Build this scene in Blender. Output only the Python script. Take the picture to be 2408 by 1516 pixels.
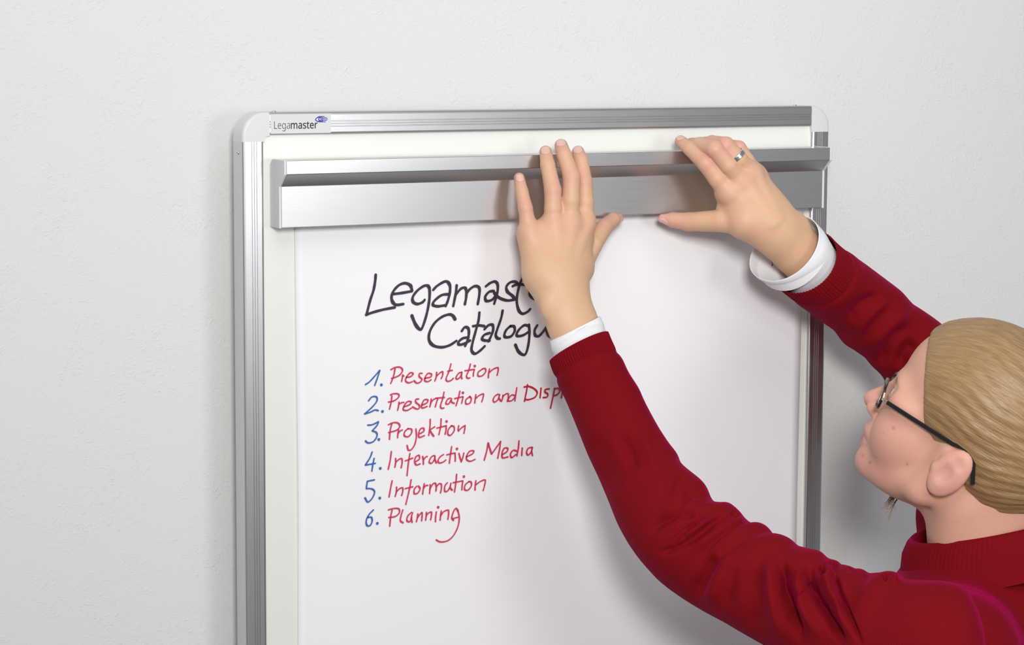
import bpy, bmesh, math, random
import numpy as np
from mathutils import Vector, Matrix

for _o in list(bpy.data.objects):
    bpy.data.objects.remove(_o)
SC = bpy.context.scene
COL = SC.collection
random.seed(7)
rng = np.random.default_rng(11)

# ------------------------------------------------------------------ camera
ZT = 1.87                       # height of the board's top edge above the floor
FPX = 5838.27
CAM = np.array([-0.90682, -2.31310, ZT + 0.08223])
YAW, PITCH, ROLL = 0.485629, -0.117385, 0.004819
_fw = np.array([math.sin(YAW) * math.cos(PITCH), math.cos(YAW) * math.cos(PITCH), math.sin(PITCH)])
_rt = np.array([math.cos(YAW), -math.sin(YAW), 0.0])
_up = np.cross(_rt, _fw)
RT = math.cos(ROLL) * _rt + math.sin(ROLL) * _up
UP = math.cos(ROLL) * _up - math.sin(ROLL) * _rt
FW = _fw
cd = bpy.data.cameras.new('camera')
cam = bpy.data.objects.new('camera', cd)
COL.objects.link(cam)
cd.sensor_width = 36.0
cd.lens = FPX / 2408 * 36
cd.clip_start = 0.05
m = Matrix.Identity(4)
for i in range(3):
    m[i][0], m[i][1], m[i][2], m[i][3] = RT[i], UP[i], -FW[i], CAM[i]
cam.matrix_world = m
SC.camera = cam

# ------------------------------------------------------------------ world, lights, exposure
w = bpy.data.worlds.new('world')
SC.world = w
w.use_nodes = True
w.node_tree.nodes['Background'].inputs[0].default_value = (0.93, 0.97, 1.0, 1)
w.node_tree.nodes['Background'].inputs[1].default_value = 0.27


def area(name, loc, target, size, power, color=(1, 1, 1)):
    l = bpy.data.lights.new(name, 'AREA')
    l.shape = 'RECTANGLE'
    l.size, l.size_y = size
    l.energy = power
    l.color = color
    o = bpy.data.objects.new(name, l)
    COL.objects.link(o)
    o.location = loc
    o.rotation_euler = (Vector(target) - Vector(loc)).to_track_quat('-Z', 'Y').to_euler()
    return o


key = area('softbox_key', (-0.78, -2.50, ZT + 0.50), (0.75, 0, ZT + 0.10), (0.42, 0.42), 16.5, (1.0, 0.985, 0.96))
key.data.spread = math.radians(100)
area('softbox_fill', (0.82, -2.70, ZT + 0.05), (0.35, 0, ZT - 0.05), (0.60, 0.60), 11.0, (0.98, 0.99, 1.0))
area('ceiling_bounce', (-0.1, -1.5, ZT + 1.6), (0.50, 0, ZT - 0.10), (2.2, 1.4), 15, (0.98, 0.99, 1.0))
SC.view_settings.view_transform = 'Standard'
SC.view_settings.look = 'None'
SC.view_settings.exposure = -0.08
SC.view_settings.gamma = 1.0
SC.view_settings.use_curve_mapping = False


# ------------------------------------------------------------------ helpers
def at(px, py, Y):
    """the world point at depth Y that is seen at a pixel of the photograph"""
    d = RT * (px - 1204) / FPX - UP * (py - 758) / FPX + FW
    t = (Y - CAM[1]) / d[1]
    return CAM + d * t


def proj(P):
    v = np.asarray(P) - CAM
    z = v @ FW
    return np.stack([1204 + FPX * (v @ RT) / z, 758 - FPX * (v @ UP) / z], -1)


def tag(o, label=None, cat=None, group=None, kind=None):
    if label: o['label'] = label
    if cat: o['category'] = cat
    if group: o['group'] = group
    if kind: o['kind'] = kind
    return o


def origin(o):
    v = Vector((0, 0, 0))
    while o is not None:
        v += o.location
        o = o.parent
    return v


def empty(name, loc, label, cat, group=None):
    o = bpy.data.objects.new(name, None)
    COL.objects.link(o)
    o.location = loc
    o.empty_display_size = 0.05
    return tag(o, label, cat, group)


def mk(name, verts, faces, mat, parent=None, smooth=False, loc=None):
    """one mesh object; verts are world coordinates"""
    me = bpy.data.meshes.new(name)
    o = bpy.data.objects.new(name, me)
    COL.objects.link(o)
    if parent is not None:
        o.parent = parent
        off = origin(parent)
    else:
        off = Vector(loc) if loc is not None else Vector((0, 0, 0))
        o.location = off
    V = np.asarray(verts, dtype=float) - np.array(off)
    if isinstance(faces, np.ndarray):
        me.vertices.add(len(V))
        me.vertices.foreach_set('co', V.astype(np.float32).ravel())
        nf, k = faces.shape
        me.loops.add(nf * k)
        me.loops.foreach_set('vertex_index', faces.astype(np.int32).ravel())
        me.polygons.add(nf)
        me.polygons.foreach_set('loop_start', np.arange(0, nf * k, k, dtype=np.int32))
        me.update(calc_edges=True)
        me.validate()
    else:
        me.from_pydata([tuple(v) for v in V], [], faces)
        me.update()
    bm = bmesh.new()
    bm.from_mesh(me)
    bmesh.ops.recalc_face_normals(bm, faces=bm.faces)
    bm.to_mesh(me)
    bm.free()
    me.materials.append(mat)
    if smooth:
        me.polygons.foreach_set('use_smooth', [True] * len(me.polygons))
    return o


def prism(poly0, poly1):
    """loft between two closed polygons (lists of 3D points)"""
    n = len(poly0)
    V = list(poly0) + list(poly1)
    F = [(i, (i + 1) % n, n + (i + 1) % n, n + i) for i in range(n)]
    F += [tuple(range(n))[::-1], tuple(range(n, 2 * n))]
    return V, F


def box(x0, x1, y0, y1, z0, z1):
    return prism([(x0, y0, z0), (x1, y0, z0), (x1, y1, z0), (x0, y1, z0)],
                 [(x0, y0, z1), (x1, y0, z1), (x1, y1, z1), (x0, y1, z1)])


def bevel(o, width, seg=3, angle=30):
    b = o.modifiers.new('bevel', 'BEVEL')
    b.width = width
    b.segments = seg
    b.limit_method = 'ANGLE'
    b.angle_limit = math.radians(angle)
    o.data.polygons.foreach_set('use_smooth', [True] * len(o.data.polygons))
    wn = o.modifiers.new('wn', 'WEIGHTED_NORMAL')
    wn.keep_sharp = True
    return o


def catmull(pts, n=8, closed=False):
    P = np.asarray(pts, dtype=float)
    if len(P) < 3 and not closed:
        t = np.linspace(0, 1, n + 1)[:, None]
        return P[0] * (1 - t) + P[-1] * t
    if closed:
        E = np.vstack([P[-1], P, P[0], P[1]])
    else:
        E = np.vstack([2 * P[0] - P[1], P, 2 * P[-1] - P[-2]])
    out = []
    for i in range(1, len(E) - 2):
        a, b, c, d = E[i - 1], E[i], E[i + 1], E[i + 2]
        for k in range(n):
            t = k / n
            out.append(0.5 * ((2 * b) + (c - a) * t + (2 * a - 5 * b + 4 * c - d) * t * t + (3 * b - a - 3 * c + d) * t ** 3))
    if not closed:
        out.append(P[-1])
    return np.array(out)


# ------------------------------------------------------------------ materials
def mat(name, color, rough=0.5, metal=0.0, **kw):
    m = bpy.data.materials.new(name)
    m.use_nodes = True
    b = m.node_tree.nodes['Principled BSDF']
    b.inputs['Base Color'].default_value = (*color, 1)
    b.inputs['Roughness'].default_value = rough
    b.inputs['Metallic'].default_value = metal
    for k, v in kw.items():
        b.inputs[k.replace('_', ' ')].default_value = v
    return m


def nodes(m):
    return m.node_tree.nodes, m.node_tree.links, m.node_tree.nodes['Principled BSDF']


def wall_mat():
    m = mat('woodchip_wallpaper', (0.74, 0.74, 0.735), 0.75)
    N, L, B = nodes(m)
    tc = N.new('ShaderNodeTexCoord')
    n0 = N.new('ShaderNodeTexNoise'); n0.inputs['Scale'].default_value = 55; n0.inputs['Detail'].default_value = 4
    add = N.new('ShaderNodeMixRGB'); add.blend_type = 'ADD'; add.inputs[0].default_value = 0.035
    L.new(tc.outputs['Object'], n0.inputs['Vector'])
    L.new(tc.outputs['Object'], add.inputs[1]); L.new(n0.outputs['Color'], add.inputs[2])
    # slivers of wood pressed under the paper: short slanting ridges
    hs = []
    for rot, sc in ((0.6, 110), (-0.5, 95), (1.4, 125)):
        mp = N.new('ShaderNodeMapping'); mp.inputs['Rotation'].default_value = (0, rot, 0)
        mp.inputs['Scale'].default_value = (sc, sc, sc * 2.6)
        L.new(add.outputs[0], mp.inputs[0])
        v = N.new('ShaderNodeTexVoronoi'); v.feature = 'F1'; v.inputs['Scale'].default_value = 1.0
        L.new(mp.outputs[0], v.inputs['Vector'])
        r = N.new('ShaderNodeMapRange'); r.inputs[1].default_value = 0.05; r.inputs[2].default_value = 0.30
        r.inputs[3].default_value = 1; r.inputs[4].default_value = 0
        L.new(v.outputs['Distance'], r.inputs[0])
        hs.append(r.outputs[0])
    s1 = N.new('ShaderNodeMath'); s1.operation = 'ADD'; L.new(hs[0], s1.inputs[0]); L.new(hs[1], s1.inputs[1])
    s2 = N.new('ShaderNodeMath'); s2.operation = 'ADD'; L.new(s1.outputs[0], s2.inputs[0]); L.new(hs[2], s2.inputs[1])
    msk = N.new('ShaderNodeTexNoise'); msk.inputs['Scale'].default_value = 22; msk.inputs['Detail'].default_value = 3
    L.new(tc.outputs['Object'], msk.inputs['Vector'])
    mr = N.new('ShaderNodeMapRange'); mr.inputs[1].default_value = 0.30; mr.inputs[2].default_value = 0.60
    L.new(msk.outputs['Fac'], mr.inputs[0])
    mul = N.new('ShaderNodeMath'); mul.operation = 'MULTIPLY'
    L.new(s2.outputs[0], mul.inputs[0]); L.new(mr.outputs[0], mul.inputs[1])
    n2 = N.new('ShaderNodeTexNoise'); n2.inputs['Scale'].default_value = 110; n2.inputs['Detail'].default_value = 5
    L.new(add.outputs[0], n2.inputs['Vector'])
    sm = N.new('ShaderNodeMath'); sm.operation = 'MULTIPLY_ADD'; sm.inputs[1].default_value = 0.9
    L.new(n2.outputs['Fac'], sm.inputs[0]); L.new(mul.outputs[0], sm.inputs[2])
    bp = N.new('ShaderNodeBump'); bp.inputs['Strength'].default_value = 0.42; bp.inputs['Distance'].default_value = 0.0006
    L.new(sm.outputs[0], bp.inputs['Height']); L.new(bp.outputs[0], B.inputs['Normal'])
    return m


def brushed(name, color, rough, axis, aniso=0.5):
    """anodised aluminium with fine lines along one axis"""
    m = mat(name, color, rough, 1.0)
    N, L, B = nodes(m)
    tc = N.new('ShaderNodeTexCoord')
    mp = N.new('ShaderNodeMapping')
    s = [2600, 2600, 2600]; s[axis] = 25
    mp.inputs['Scale'].default_value = s
    L.new(tc.outputs['Object'], mp.inputs[0])
    n = N.new('ShaderNodeTexNoise'); n.inputs['Scale'].default_value = 1; n.inputs['Detail'].default_value = 3
    L.new(mp.outputs[0], n.inputs['Vector'])
    bp = N.new('ShaderNodeBump'); bp.inputs['Strength'].default_value = 0.10; bp.inputs['Distance'].default_value = 0.00015
    L.new(n.outputs['Fac'], bp.inputs['Height']); L.new(bp.outputs[0], B.inputs['Normal'])
    r = N.new('ShaderNodeMapRange'); r.inputs[3].default_value = rough - 0.06; r.inputs[4].default_value = rough + 0.06
    L.new(n.outputs['Fac'], r.inputs[0]); L.new(r.outputs[0], B.inputs['Roughness'])
    return m


M_WALL = wall_mat()
M_FLOOR = mat('grey_floor', (0.42, 0.41, 0.40), 0.5)
M_ALU_V = brushed('aluminium_vertical', (0.61, 0.61, 0.615), 0.32, 2)
M_ALU_H = brushed('aluminium_horizontal', (0.63, 0.63, 0.635), 0.34, 0)
M_CAP = mat('light_grey_plastic', (0.70, 0.70, 0.72), 0.42)
M_BOARD = mat('cream_enamel', (0.81, 0.82, 0.775), 0.22)
M_PAPER = mat('white_paper', (0.90, 0.89, 0.915), 0.8)
M_STICK = mat('silver_sticker', (0.68, 0.69, 0.69), 0.4)
M_BLACK = mat('black_print', (0.012, 0.012, 0.014), 0.5)
M_BLUEPR = mat('violet_print', (0.055, 0.045, 0.36), 0.45)
M_STEEL = mat('steel', (0.75, 0.75, 0.74), 0.25, 1.0)
M_DARK = mat('dark_hole', (0.03, 0.03, 0.03), 0.6)


def ink(name, c, alpha):
    m = mat(name, c, 0.55)
    m.node_tree.nodes['Principled BSDF'].inputs['Alpha'].default_value = alpha
    return m


M_INK_K = ink('black_marker', (0.035, 0.022, 0.045), 0.95)
M_INK_R = ink('red_marker', (0.62, 0.022, 0.085), 0.84)
M_INK_B = ink('blue_marker', (0.035, 0.13, 0.42), 0.88)
M_INK_D = ink('dark_red_marker', (0.50, 0.01, 0.03), 0.92)

# ------------------------------------------------------------------ setting
WY = 0.034       # the wall stands a little behind the board
V, F = box(-3.0, 4.0, WY, WY + 0.10, 0.0, 3.0)
tag(mk('wall_back', V, F, M_WALL), kind='structure')
V, F = box(-3.0, 4.0, -3.6, WY + 0.10, -0.05, 0.0)
tag(mk('floor', V, F, M_FLOOR), kind='structure')

# ------------------------------------------------------------------ board
BW, FWD, FD, BH = 0.700, 0.0228, 0.0246, 1.00      # width, frame width, frame depth, height
board = empty('flipchart_board', (BW / 2, 0.0, 0.0),
              'cream magnetic board in a grooved aluminium frame with rounded grey corners', 'board')
V, F = box(FWD * 0.8, BW - FWD * 0.8, -FD + 0.0042, -0.001, ZT - BH + FWD * 0.8, ZT - FWD * 0.8)
mk('board_surface', V, F, M_BOARD, board)


def frame_profile():
    """(distance from the outer edge, depth) of the extruded frame, seen in section"""
    P = []
    r = 0.0030
    P.append((0.0, 0.0))
    for k in range(6):
        a = k / 5 * math.pi / 2
        P.append((r - r * math.cos(a), -FD + r - r * math.sin(a)))
    g = 0.00055
    for c in (0.0095, 0.0121, 0.0147):
        P += [(c - g, -FD), (c - g * 0.5, -FD + 0.0007), (c + g * 0.5, -FD + 0.0007), (c + g, -FD)]
    r2 = 0.0026
    for k in range(5):
        a = k / 4 * math.pi / 2
        P.append((FWD - r2 + r2 * math.sin(a), -FD + r2 - r2 * math.cos(a)))
    P.append((FWD, 0.0))
    return P


def member(name, a, b, fn, matl):
    prof = frame_profile()
    V, F = prism([fn(u, y, a) for u, y in prof], [fn(u, y, b) for u, y in prof])
    o = mk(name, V, F, matl, board)
    return o


CV = 0.0290
member('stile', ZT - BH + CV, ZT - CV, lambda u, y, s: (u, y, s), M_ALU_V)
member('stile', ZT - BH + CV, ZT - CV, lambda u, y, s: (BW - u, y, s), M_ALU_V)
member('rail', 0.0292, BW - 0.0244, lambda u, y, s: (s, y, ZT - u), M_ALU_H)
member('rail', 0.0292, BW - 0.0244, lambda u, y, s: (s, y, ZT - BH + u), M_ALU_H)


def corner(sx, sz, legx, r=0.0235):
    """L-shaped plastic corner with a big outer radius and a rolled front edge"""
    t = FWD + 0.0006
    out = [(0, CV)]
    for k in range(13):
        a = k / 12 * math.pi / 2
        out.append((r - r * math.cos(a), r - r * math.sin(a)))
    out += [(legx, 0.0), (legx, t)]
    if legx > t + 0.002:
        for k in range(5):
            a = k / 4 * math.pi / 2
            q = 0.004
            out.append((t + q - q * math.sin(a), t + q - q * math.cos(a)))
    out += [(t, CV)]
    def pt(u, v, y):
        X = u if sx > 0 else BW - u
        Z = ZT - v if sz > 0 else ZT - BH + v
        return (X, y, Z)
    e = 0.0004
    V, F = prism([pt(u, v, 0.0) for u, v in out], [pt(u, v, -FD - e) for u, v in out])
    o = mk('corner_cap', V, F, M_CAP, board)
    # round the front outer edge
    bm = bmesh.new(); bm.from_mesh(o.data)
    off = origin(board)
    sel = []
    for ed in bm.edges:
        a, b = ed.verts[0].co + off, ed.verts[1].co + off
        if a.y < -FD and b.y < -FD:
            def uo(p):
                u = p.x if sx > 0 else BW - p.x
                v = ZT - p.z if sz > 0 else p.z - (ZT - BH)
                return u, v
            ua, ub = uo(a), uo(b)
            def outer(q):
                return q[0] < r and q[1] < r or q[0] < 1e-5 or q[1] < 1e-5
            if outer(ua) and outer(ub) and not (ua[0] > t - 1e-6 and ub[0] > t - 1e-6 and ua[1] > 1e-5):
                sel.append(ed)
    bmesh.ops.bevel(bm, geom=sel, offset=0.0034, segments=5, affect='EDGES', profile=0.5)
    for f in bm.faces:
        f.smooth = True
    bm.to_mesh(o.data); bm.free()
    o.data.set_sharp_from_angle(angle=math.radians(35))
    return o


corner(1, 1, 0.0290)
corner(-1, 1, 0.0242)
corner(1, -1, 0.0290)
corner(-1, -1, 0.0242)

# stand behind the board, down to the floor
V, F = box(BW / 2 - 0.02, BW / 2 + 0.02, 0.0005, 0.026, 0.10, ZT - 0.25)
bevel(mk('stand_column', V, F, M_ALU_V, board), 0.004)
for xa, ya in ((BW / 2 - 0.34, -0.24), (BW / 2 + 0.34, -0.24), (BW / 2, -0.30)):
    a0 = np.array([BW / 2, 0.015, 0.20]); a1 = np.array([xa, ya, 0.0])
    d_ = a1 - a0; d_ /= np.linalg.norm(d_)
    s_ = np.cross(d_, (0, 0, 1)); s_ /= np.linalg.norm(s_); u_ = np.cross(s_, d_)
    q_ = [(-1, -1), (1, -1), (1, 1), (-1, 1)]
    V, F = prism([a0 + s_ * .012 * i + u_ * .012 * j for i, j in q_], [a1 + s_ * .010 * i + u_ * .010 * j + np.array([0, 0, .012]) for i, j in q_])
    bevel(mk('leg', V, F, M_ALU_V, board), 0.003)

# rivets on the left side face and on top of the rail
def rivet(c, n, r=0.0022, name='rivet'):
    n = Vector(n).normalized()
    q = n.to_track_quat('Z', 'Y')
    prof = [(0.0004, 0.0001), (r * 0.33, 0.0002), (r * 0.36, 0.0009), (r * 0.6, 0.0012), (r * 0.9, 0.0009), (r, 0.0)]
    V = []; S = 20
    for rr, h in prof:
        for k in range(S):
            a = 2 * math.pi * k / S
            V.append(Vector(c) + q @ Vector((rr * math.cos(a), rr * math.sin(a), h)))
    F = [(i * S + k, i * S + (k + 1) % S, (i + 1) * S + (k + 1) % S, (i + 1) * S + k)
         for i in range(len(prof) - 1) for k in range(S)]
    F.append(tuple(range(S)))
    o = mk(name, V, F, M_STEEL, board, True)
    return o


rivet((0, -0.0125, ZT - 0.040), (-1, 0, 0))
rivet((0.036, -0.018, ZT), (0, 0, 1), 0.003)
rivet((BW - 0.043, -0.018, ZT), (0, 0, 1), 0.003)

# sticker on the rail: grey label, wordmark and eye-and-hand emblem
s0, s1 = at(636, 290, -FD)[0], at(778, 290, -FD)[0]
ys = -FD - 0.0002
V, F = box(s0, s1, ys, -FD + 0.00005, ZT - 0.0213, ZT - 0.0022)
stk = mk('sticker', V, F, M_STICK, board)
stk['label'] = 'silver brand sticker at the left end of the top rail'


def font():
    import os
    p = os.path.join(bpy.utils.resource_path('LOCAL'), 'datafiles', 'fonts', 'NotoSansMath-Regular.woff2')
    try:
        return bpy.data.fonts.load(p)
    except Exception:
        return None


FONT = font()


def text_mesh(s, px0, px1, pybase, Y, xh, offset, squeeze=None):
    """lettering as flat mesh verts between two pixel columns"""
    cu = bpy.data.curves.new('t', 'FONT')
    cu.body = s
    if FONT: cu.font = FONT
    cu.offset = offset
    cu.resolution_u = 6
    o = bpy.data.objects.new('t', cu)
    COL.objects.link(o)
    dg = bpy.context.evaluated_depsgraph_get()
    me = bpy.data.meshes.new_from_object(o.evaluated_get(dg))
    P = np.array([v.co[:] for v in me.vertices])
    Fc = [tuple(p.vertices) for p in me.polygons]
    bpy.data.objects.remove(o)
    bpy.data.curves.remove(cu)
    bpy.data.meshes.remove(me)
    x0, x1 = P[:, 0].min(), P[:, 0].max()
    A, B = at(px0, pybase[0], Y), at(px1, pybase[1], Y)
    sx = (B[0] - A[0]) / (x1 - x0)
    Q = np.zeros_like(P)
    Q[:, 0] = A[0] + (P[:, 0] - x0) * sx
    t = (P[:, 0] - x0) / (x1 - x0)
    Q[:, 2] = A[2] + (B[2] - A[2]) * t + P[:, 1] * xh
    Q[:, 1] = Y
    return Q.tolist(), Fc


yt = ys - 0.00006
k = 180 / 2408
V1, F1 = text_mesh('Lega', 620 + 330 * k, 620 + 830 * k, (250 + 708 * k, 250 + 704 * k), yt, 0.0154, -0.005)
V2, F2 = text_mesh('master', 620 + 855 * k, 620 + 1695 * k, (250 + 703 * k, 250 + 690 * k), yt, 0.0152, 0.010)
F2 = [tuple(i + len(V1) for i in f) for f in F2]
mk('wordmark', V1 + V2, F1 + F2, M_BLACK, stk)


def flat(polys, name, Y, matl, parent, k0=(620, 250, k)):
    V, F = [], []
    for p in polys:
        b = len(V)
        V += [at(k0[0] + x * k0[2], k0[1] + y * k0[2], Y) for x, y in p]
        F.append(tuple(range(b, b + len(p))))
    return mk(name, V, F, matl, parent)


eye = [(1610, 420), (1640, 375), (1690, 330), (1745, 305), (1915, 305), (1918, 330), (1840, 333), (1842, 346), (1995, 346),
       (1992, 370), (1862, 372), (1862, 388), (2022, 390), (2018, 412), (1862, 412), (1862, 430), (1995, 432), (1990, 455),
       (1862, 455), (1862, 472), (1955, 475), (1950, 498), (1745, 503), (1690, 490), (1640, 460)]
white = [[(1645, 418), (1680, 380), (1722, 352), (1715, 385), (1714, 420), (1728, 465), (1680, 445)],
         [(1752 + 24 * math.cos(a), 402 + 24 * math.sin(a)) for a in np.linspace(0, 2 * math.pi, 16, endpoint=False) + 0.1],
         [(1810, 345), (1836, 380), (1838, 410), (1818, 452), (1812, 448), (1826, 408), (1824, 382), (1804, 350)]]
white[1] = [(x + 18, y) for x, y in white[1]]
flat([eye], 'emblem', yt, M_BLUEPR, stk)
flat(white, 'emblem_highlight', yt - 0.00004, mat('pale_violet_print', (0.78, 0.76, 0.95), 0.45), stk)

# ------------------------------------------------------------------ paper pad
YP = -0.0216
paper = empty('flipchart_pad', (0.36, YP, ZT - 0.12),
              'white flipchart paper with handwritten contents list hanging from the clamp rail', 'paper')


def sheet(Y, x0, x1, zt, zb, amp, name, th=0.00025):
    nx, nz = 60, 80
    V = []
    for side in (0, 1):
        for j in range(nz + 1):
            for i in range(nx + 1):
                u, v = i / nx, j / nz
                z = zt + (zb - zt) * v
                x = x0 + (x1 - x0) * u
                x += 0.0008 * math.sin(v * 9 + 1) * (1 if u > 0.5 else -1) * abs(2 * u - 1)
                # hangs straight in the middle, edges lift a little
                lift = amp * (max(0, abs(2 * u - 1) - 0.86) / 0.14) ** 2 * (0.35 + 0.65 * math.sin(v * 5.5) ** 2)
                y = Y - lift - 0.0007 * math.sin(v * 7 + u * 3) * v * 0.5
                V.append((x, y + side * th, z))
    W = nx + 1
    n = W * (nz + 1)
    F = []
    for j in range(nz):
        for i in range(nx):
            a = j * W + i
            F.append((a, a + 1, a + W + 1, a + W))
            F.append((n + a, n + a + W, n + a + W + 1, n + a + 1))
    for j in range(nz):
        a, b = j * W, j * W + nx
        F.append((a, a + W, n + a + W, n + a)); F.append((b, n + b, n + b + W, b + W))
    for i in range(nx):
        a, b = i, nz * W + i
        F.append((a, n + a, n + a + 1, a + 1)); F.append((b, b + 1, n + b + 1, n + b))
    return mk(name, V, F, M_PAPER, paper, True)


sheet(YP, 0.0572, 0.6680, ZT - 0.070, ZT - 0.90, 0.0016, 'paper_sheet')
sheet(YP + 0.0006, 0.0578, 0.6672, ZT - 0.070, ZT - 0.895, 0.0004, 'paper_sheet')
YI = YP - 0.0009      # plane of the ink on the sheet

# ------------------------------------------------------------------ handwriting
ZT8 = (820, 600, 1 / 4.2107)
ZA = (820, 840, 1 / 4.3)
ZB = (820, 1040, 1 / 4.3)


def writing(name, src, strokes, width, matl, alt=None):
    """strokes: 'x,y x,y ...; ...' in zoomed photo pixels -> ribbons lying on the sheet"""
    V, F = [], []
    for si, s in enumerate(strokes.replace('\n', ' ').split(';')):
        s = s.strip()
        if not s:
            continue
        pts = [tuple(float(q) for q in p.split(',')) for p in s.split()]
        ww = width
        yy = YI - 0.00003 * (si % 7)
        if len(pts) == 1:
            c = at(src[0] + pts[0][0] * src[2], src[1] + pts[0][1] * src[2], yy)
            b = len(V); r = ww * 0.75
            V += [(c[0] + r * math.cos(a) * (1 + .1 * math.sin(3 * a)), yy, c[2] + r * math.sin(a)) for a in np.linspace(0, 2 * math.pi, 14, endpoint=False)]
            F.append(tuple(range(b, b + 14)))
            continue
        C = catmull(pts, 7)
        W3 = np.array([at(src[0] + p[0] * src[2], src[1] + p[1] * src[2], yy) for p in C])
        T = np.gradient(W3, axis=0)
        T /= np.linalg.norm(T, axis=1)[:, None] + 1e-9
        Nn = np.stack([-T[:, 2], 0 * T[:, 0], T[:, 0]], 1)
        n = len(W3)
        # chisel tip: down strokes wider than hairlines
        ang = np.abs(T[:, 0] * 0.80 + T[:, 2] * 0.60)
        prof = ww * 0.5 * (1.10 - 0.35 * ang)
        prof = prof * (1 + 0.05 * np.sin(np.arange(n) * 0.7 + si))
        b = len(V)
        # round starts and ends
        for e, sgn in ((0, -1), (n - 1, 1)):
            pass
        first = W3[0] - T[0] * prof[0] * 0.7
        last = W3[-1] + T[-1] * prof[-1] * 0.7
        V.append(tuple(first - Nn[0] * prof[0] * 0.5)); V.append(tuple(first + Nn[0] * prof[0] * 0.5))
        for i in range(n):
            V.append(tuple(W3[i] - Nn[i] * prof[i])); V.append(tuple(W3[i] + Nn[i] * prof[i]))
        V.append(tuple(last - Nn[-1] * prof[-1] * 0.5)); V.append(tuple(last + Nn[-1] * prof[-1] * 0.5))
        for i in range(n + 1):
            F.append((b + 2 * i, b + 2 * i + 1, b + 2 * i + 3, b + 2 * i + 2))
    me_o = mk(name, V, F, matl, paper)
    return me_o


writing('handwritten_word', ZT8, '''268,190 262,260 245,350 212,450 176,592;170,590 240,565 340,538 460,515;
437,384 520,374 628,355;628,352 612,300 560,276 500,295 450,345 426,400 432,455 470,490 545,482;
800,325 780,300 740,306 680,350 636,410 638,460 680,482 730,465 755,438;800,315 802,400 790,500 765,610 727,720 700,730 660,680 625,595;
835,345 880,300 960,258 1000,292 1003,360 985,440 960,505;990,385 920,395 850,450 835,490 880,505 955,495;
1070,295 1060,380 1035,505;1065,385 1110,332 1150,322 1165,355 1163,420 1150,487;1165,385 1195,340 1250,305 1292,322 1294,390 1278,485;
1355,310 1400,275 1448,260 1475,290 1472,370 1440,482;1440,352 1390,362 1352,410 1365,452 1420,440 1450,405;
1440,370 1490,420 1570,447 1645,438;1675,285 1650,262 1600,268 1562,310 1572,360 1620,400 1645,432;
1765,130 1740,190 1700,270 1675,360 1664,450 1682,540 1720,578 1770,560 1800,530;1620,308 1660,290 1740,290 1822,300;
1800,375 1850,348 1862,322 1830,312 1798,350 1798,395 1840,430 1895,435;1960,330 1955,380 1945,440;1955,370 1990,335 2030,325''',
        0.0036, M_INK_K)
writing('handwritten_word', ZT8, '''1055,635 1030,597 990,586 920,612 850,672 802,760 797,840 840,893 920,910 1000,890 1070,845;
1118,752 1150,712 1185,725 1190,780 1175,850 1152,900;1190,812 1130,822 1087,860 1100,885 1150,872 1205,842;
1295,565 1285,650 1255,760 1226,870 1217,940 1250,974 1300,945 1350,897;1228,702 1290,694 1345,702;
1342,735 1385,692 1424,690 1430,740 1405,810 1380,855;1400,768 1345,787 1320,825 1345,842 1398,845;
1525,545 1510,620 1472,730 1456,790 1475,822 1500,824;
1602,700 1560,740 1541,790 1560,812 1610,800 1643,750 1638,706 1602,700;
1782,700 1740,692 1690,732 1662,780 1680,800 1730,790 1778,760;1785,685 1790,770 1780,880 1755,970 1725,984 1680,950 1650,885;
1870,690 1842,740 1847,790 1882,800 1930,752 1972,695;1975,665 1962,730 1980,790 2015,815;
2060,770 2110,740 2100,710 2060,730 2040,780 2060,810 2110,800''', 0.0036, M_INK_K)
writing('handwritten_numeral', ZA, '168,276 210,247 270,182 315,130;315,130 290,210 262,285;331,278', 0.0022, M_INK_B)
writing('handwritten_word', ZA, '''425,125 470,102 520,100 545,130 520,175 475,200 432,212;470,110 455,185 425,265;
548,175 542,210 535,245;542,192 560,187;580,202 625,195 652,167 625,155 590,190 575,235 605,257 645,245;
745,160 715,165 715,195 740,220 725,248 690,260 660,235;770,212 830,197 835,168 800,163 772,205 770,235 800,245 835,225;
890,150 885,200 870,240;885,192 925,155 950,145 950,180 935,215;1035,65 1015,140 985,215 1000,241 1035,232 1060,210;1000,140 1050,130;
1145,147 1110,163 1085,205 1100,220 1130,195 1147,150;1145,150 1140,190 1145,216;1232,65 1215,130 1191,190 1210,212 1228,205;1175,135 1225,128 1270,120;
1272,122 1262,160 1260,190;1275,88;1350,120 1310,150 1310,188 1350,185 1385,145 1378,112 1350,118;
1425,115 1415,160 1412,206;1420,155 1460,120 1508,104 1510,140 1500,182''', 0.00215, M_INK_R)
writing('handwritten_numeral', ZA, '200,440 235,400 280,400 285,440 240,500 160,572;160,572 220,553 265,532 300,538;342,547', 0.0022, M_INK_B)
writing('handwritten_word', ZA, '''420,380 450,368 500,370 506,400 460,438 400,452;437,388 430,450 412,525;510,450 505,490 495,535;508,475 535,458 560,455;
560,500 620,475 630,450 595,447 560,490 553,528 590,536 635,512;710,420 680,425 680,455 712,482 715,510 690,522 645,500;
742,482 790,460 800,430 765,430 738,480 745,512 795,495;835,420 830,460 820,502;828,462 860,425 900,412 890,450 875,502;
965,350 950,420 928,490 942,515 965,510;885,412 970,405;1030,410 1000,425 983,465 1010,470 1035,430;1040,415 1040,450 1068,465;
1125,340 1110,410 1085,490;1070,417 1155,397;1158,397 1150,430 1142,465;1155,358;1225,395 1185,430 1188,470 1225,462 1240,420 1225,395;
1287,375 1280,420 1275,462;1285,415 1320,385 1362,370 1358,410 1345,450''', 0.00215, M_INK_R)
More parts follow.
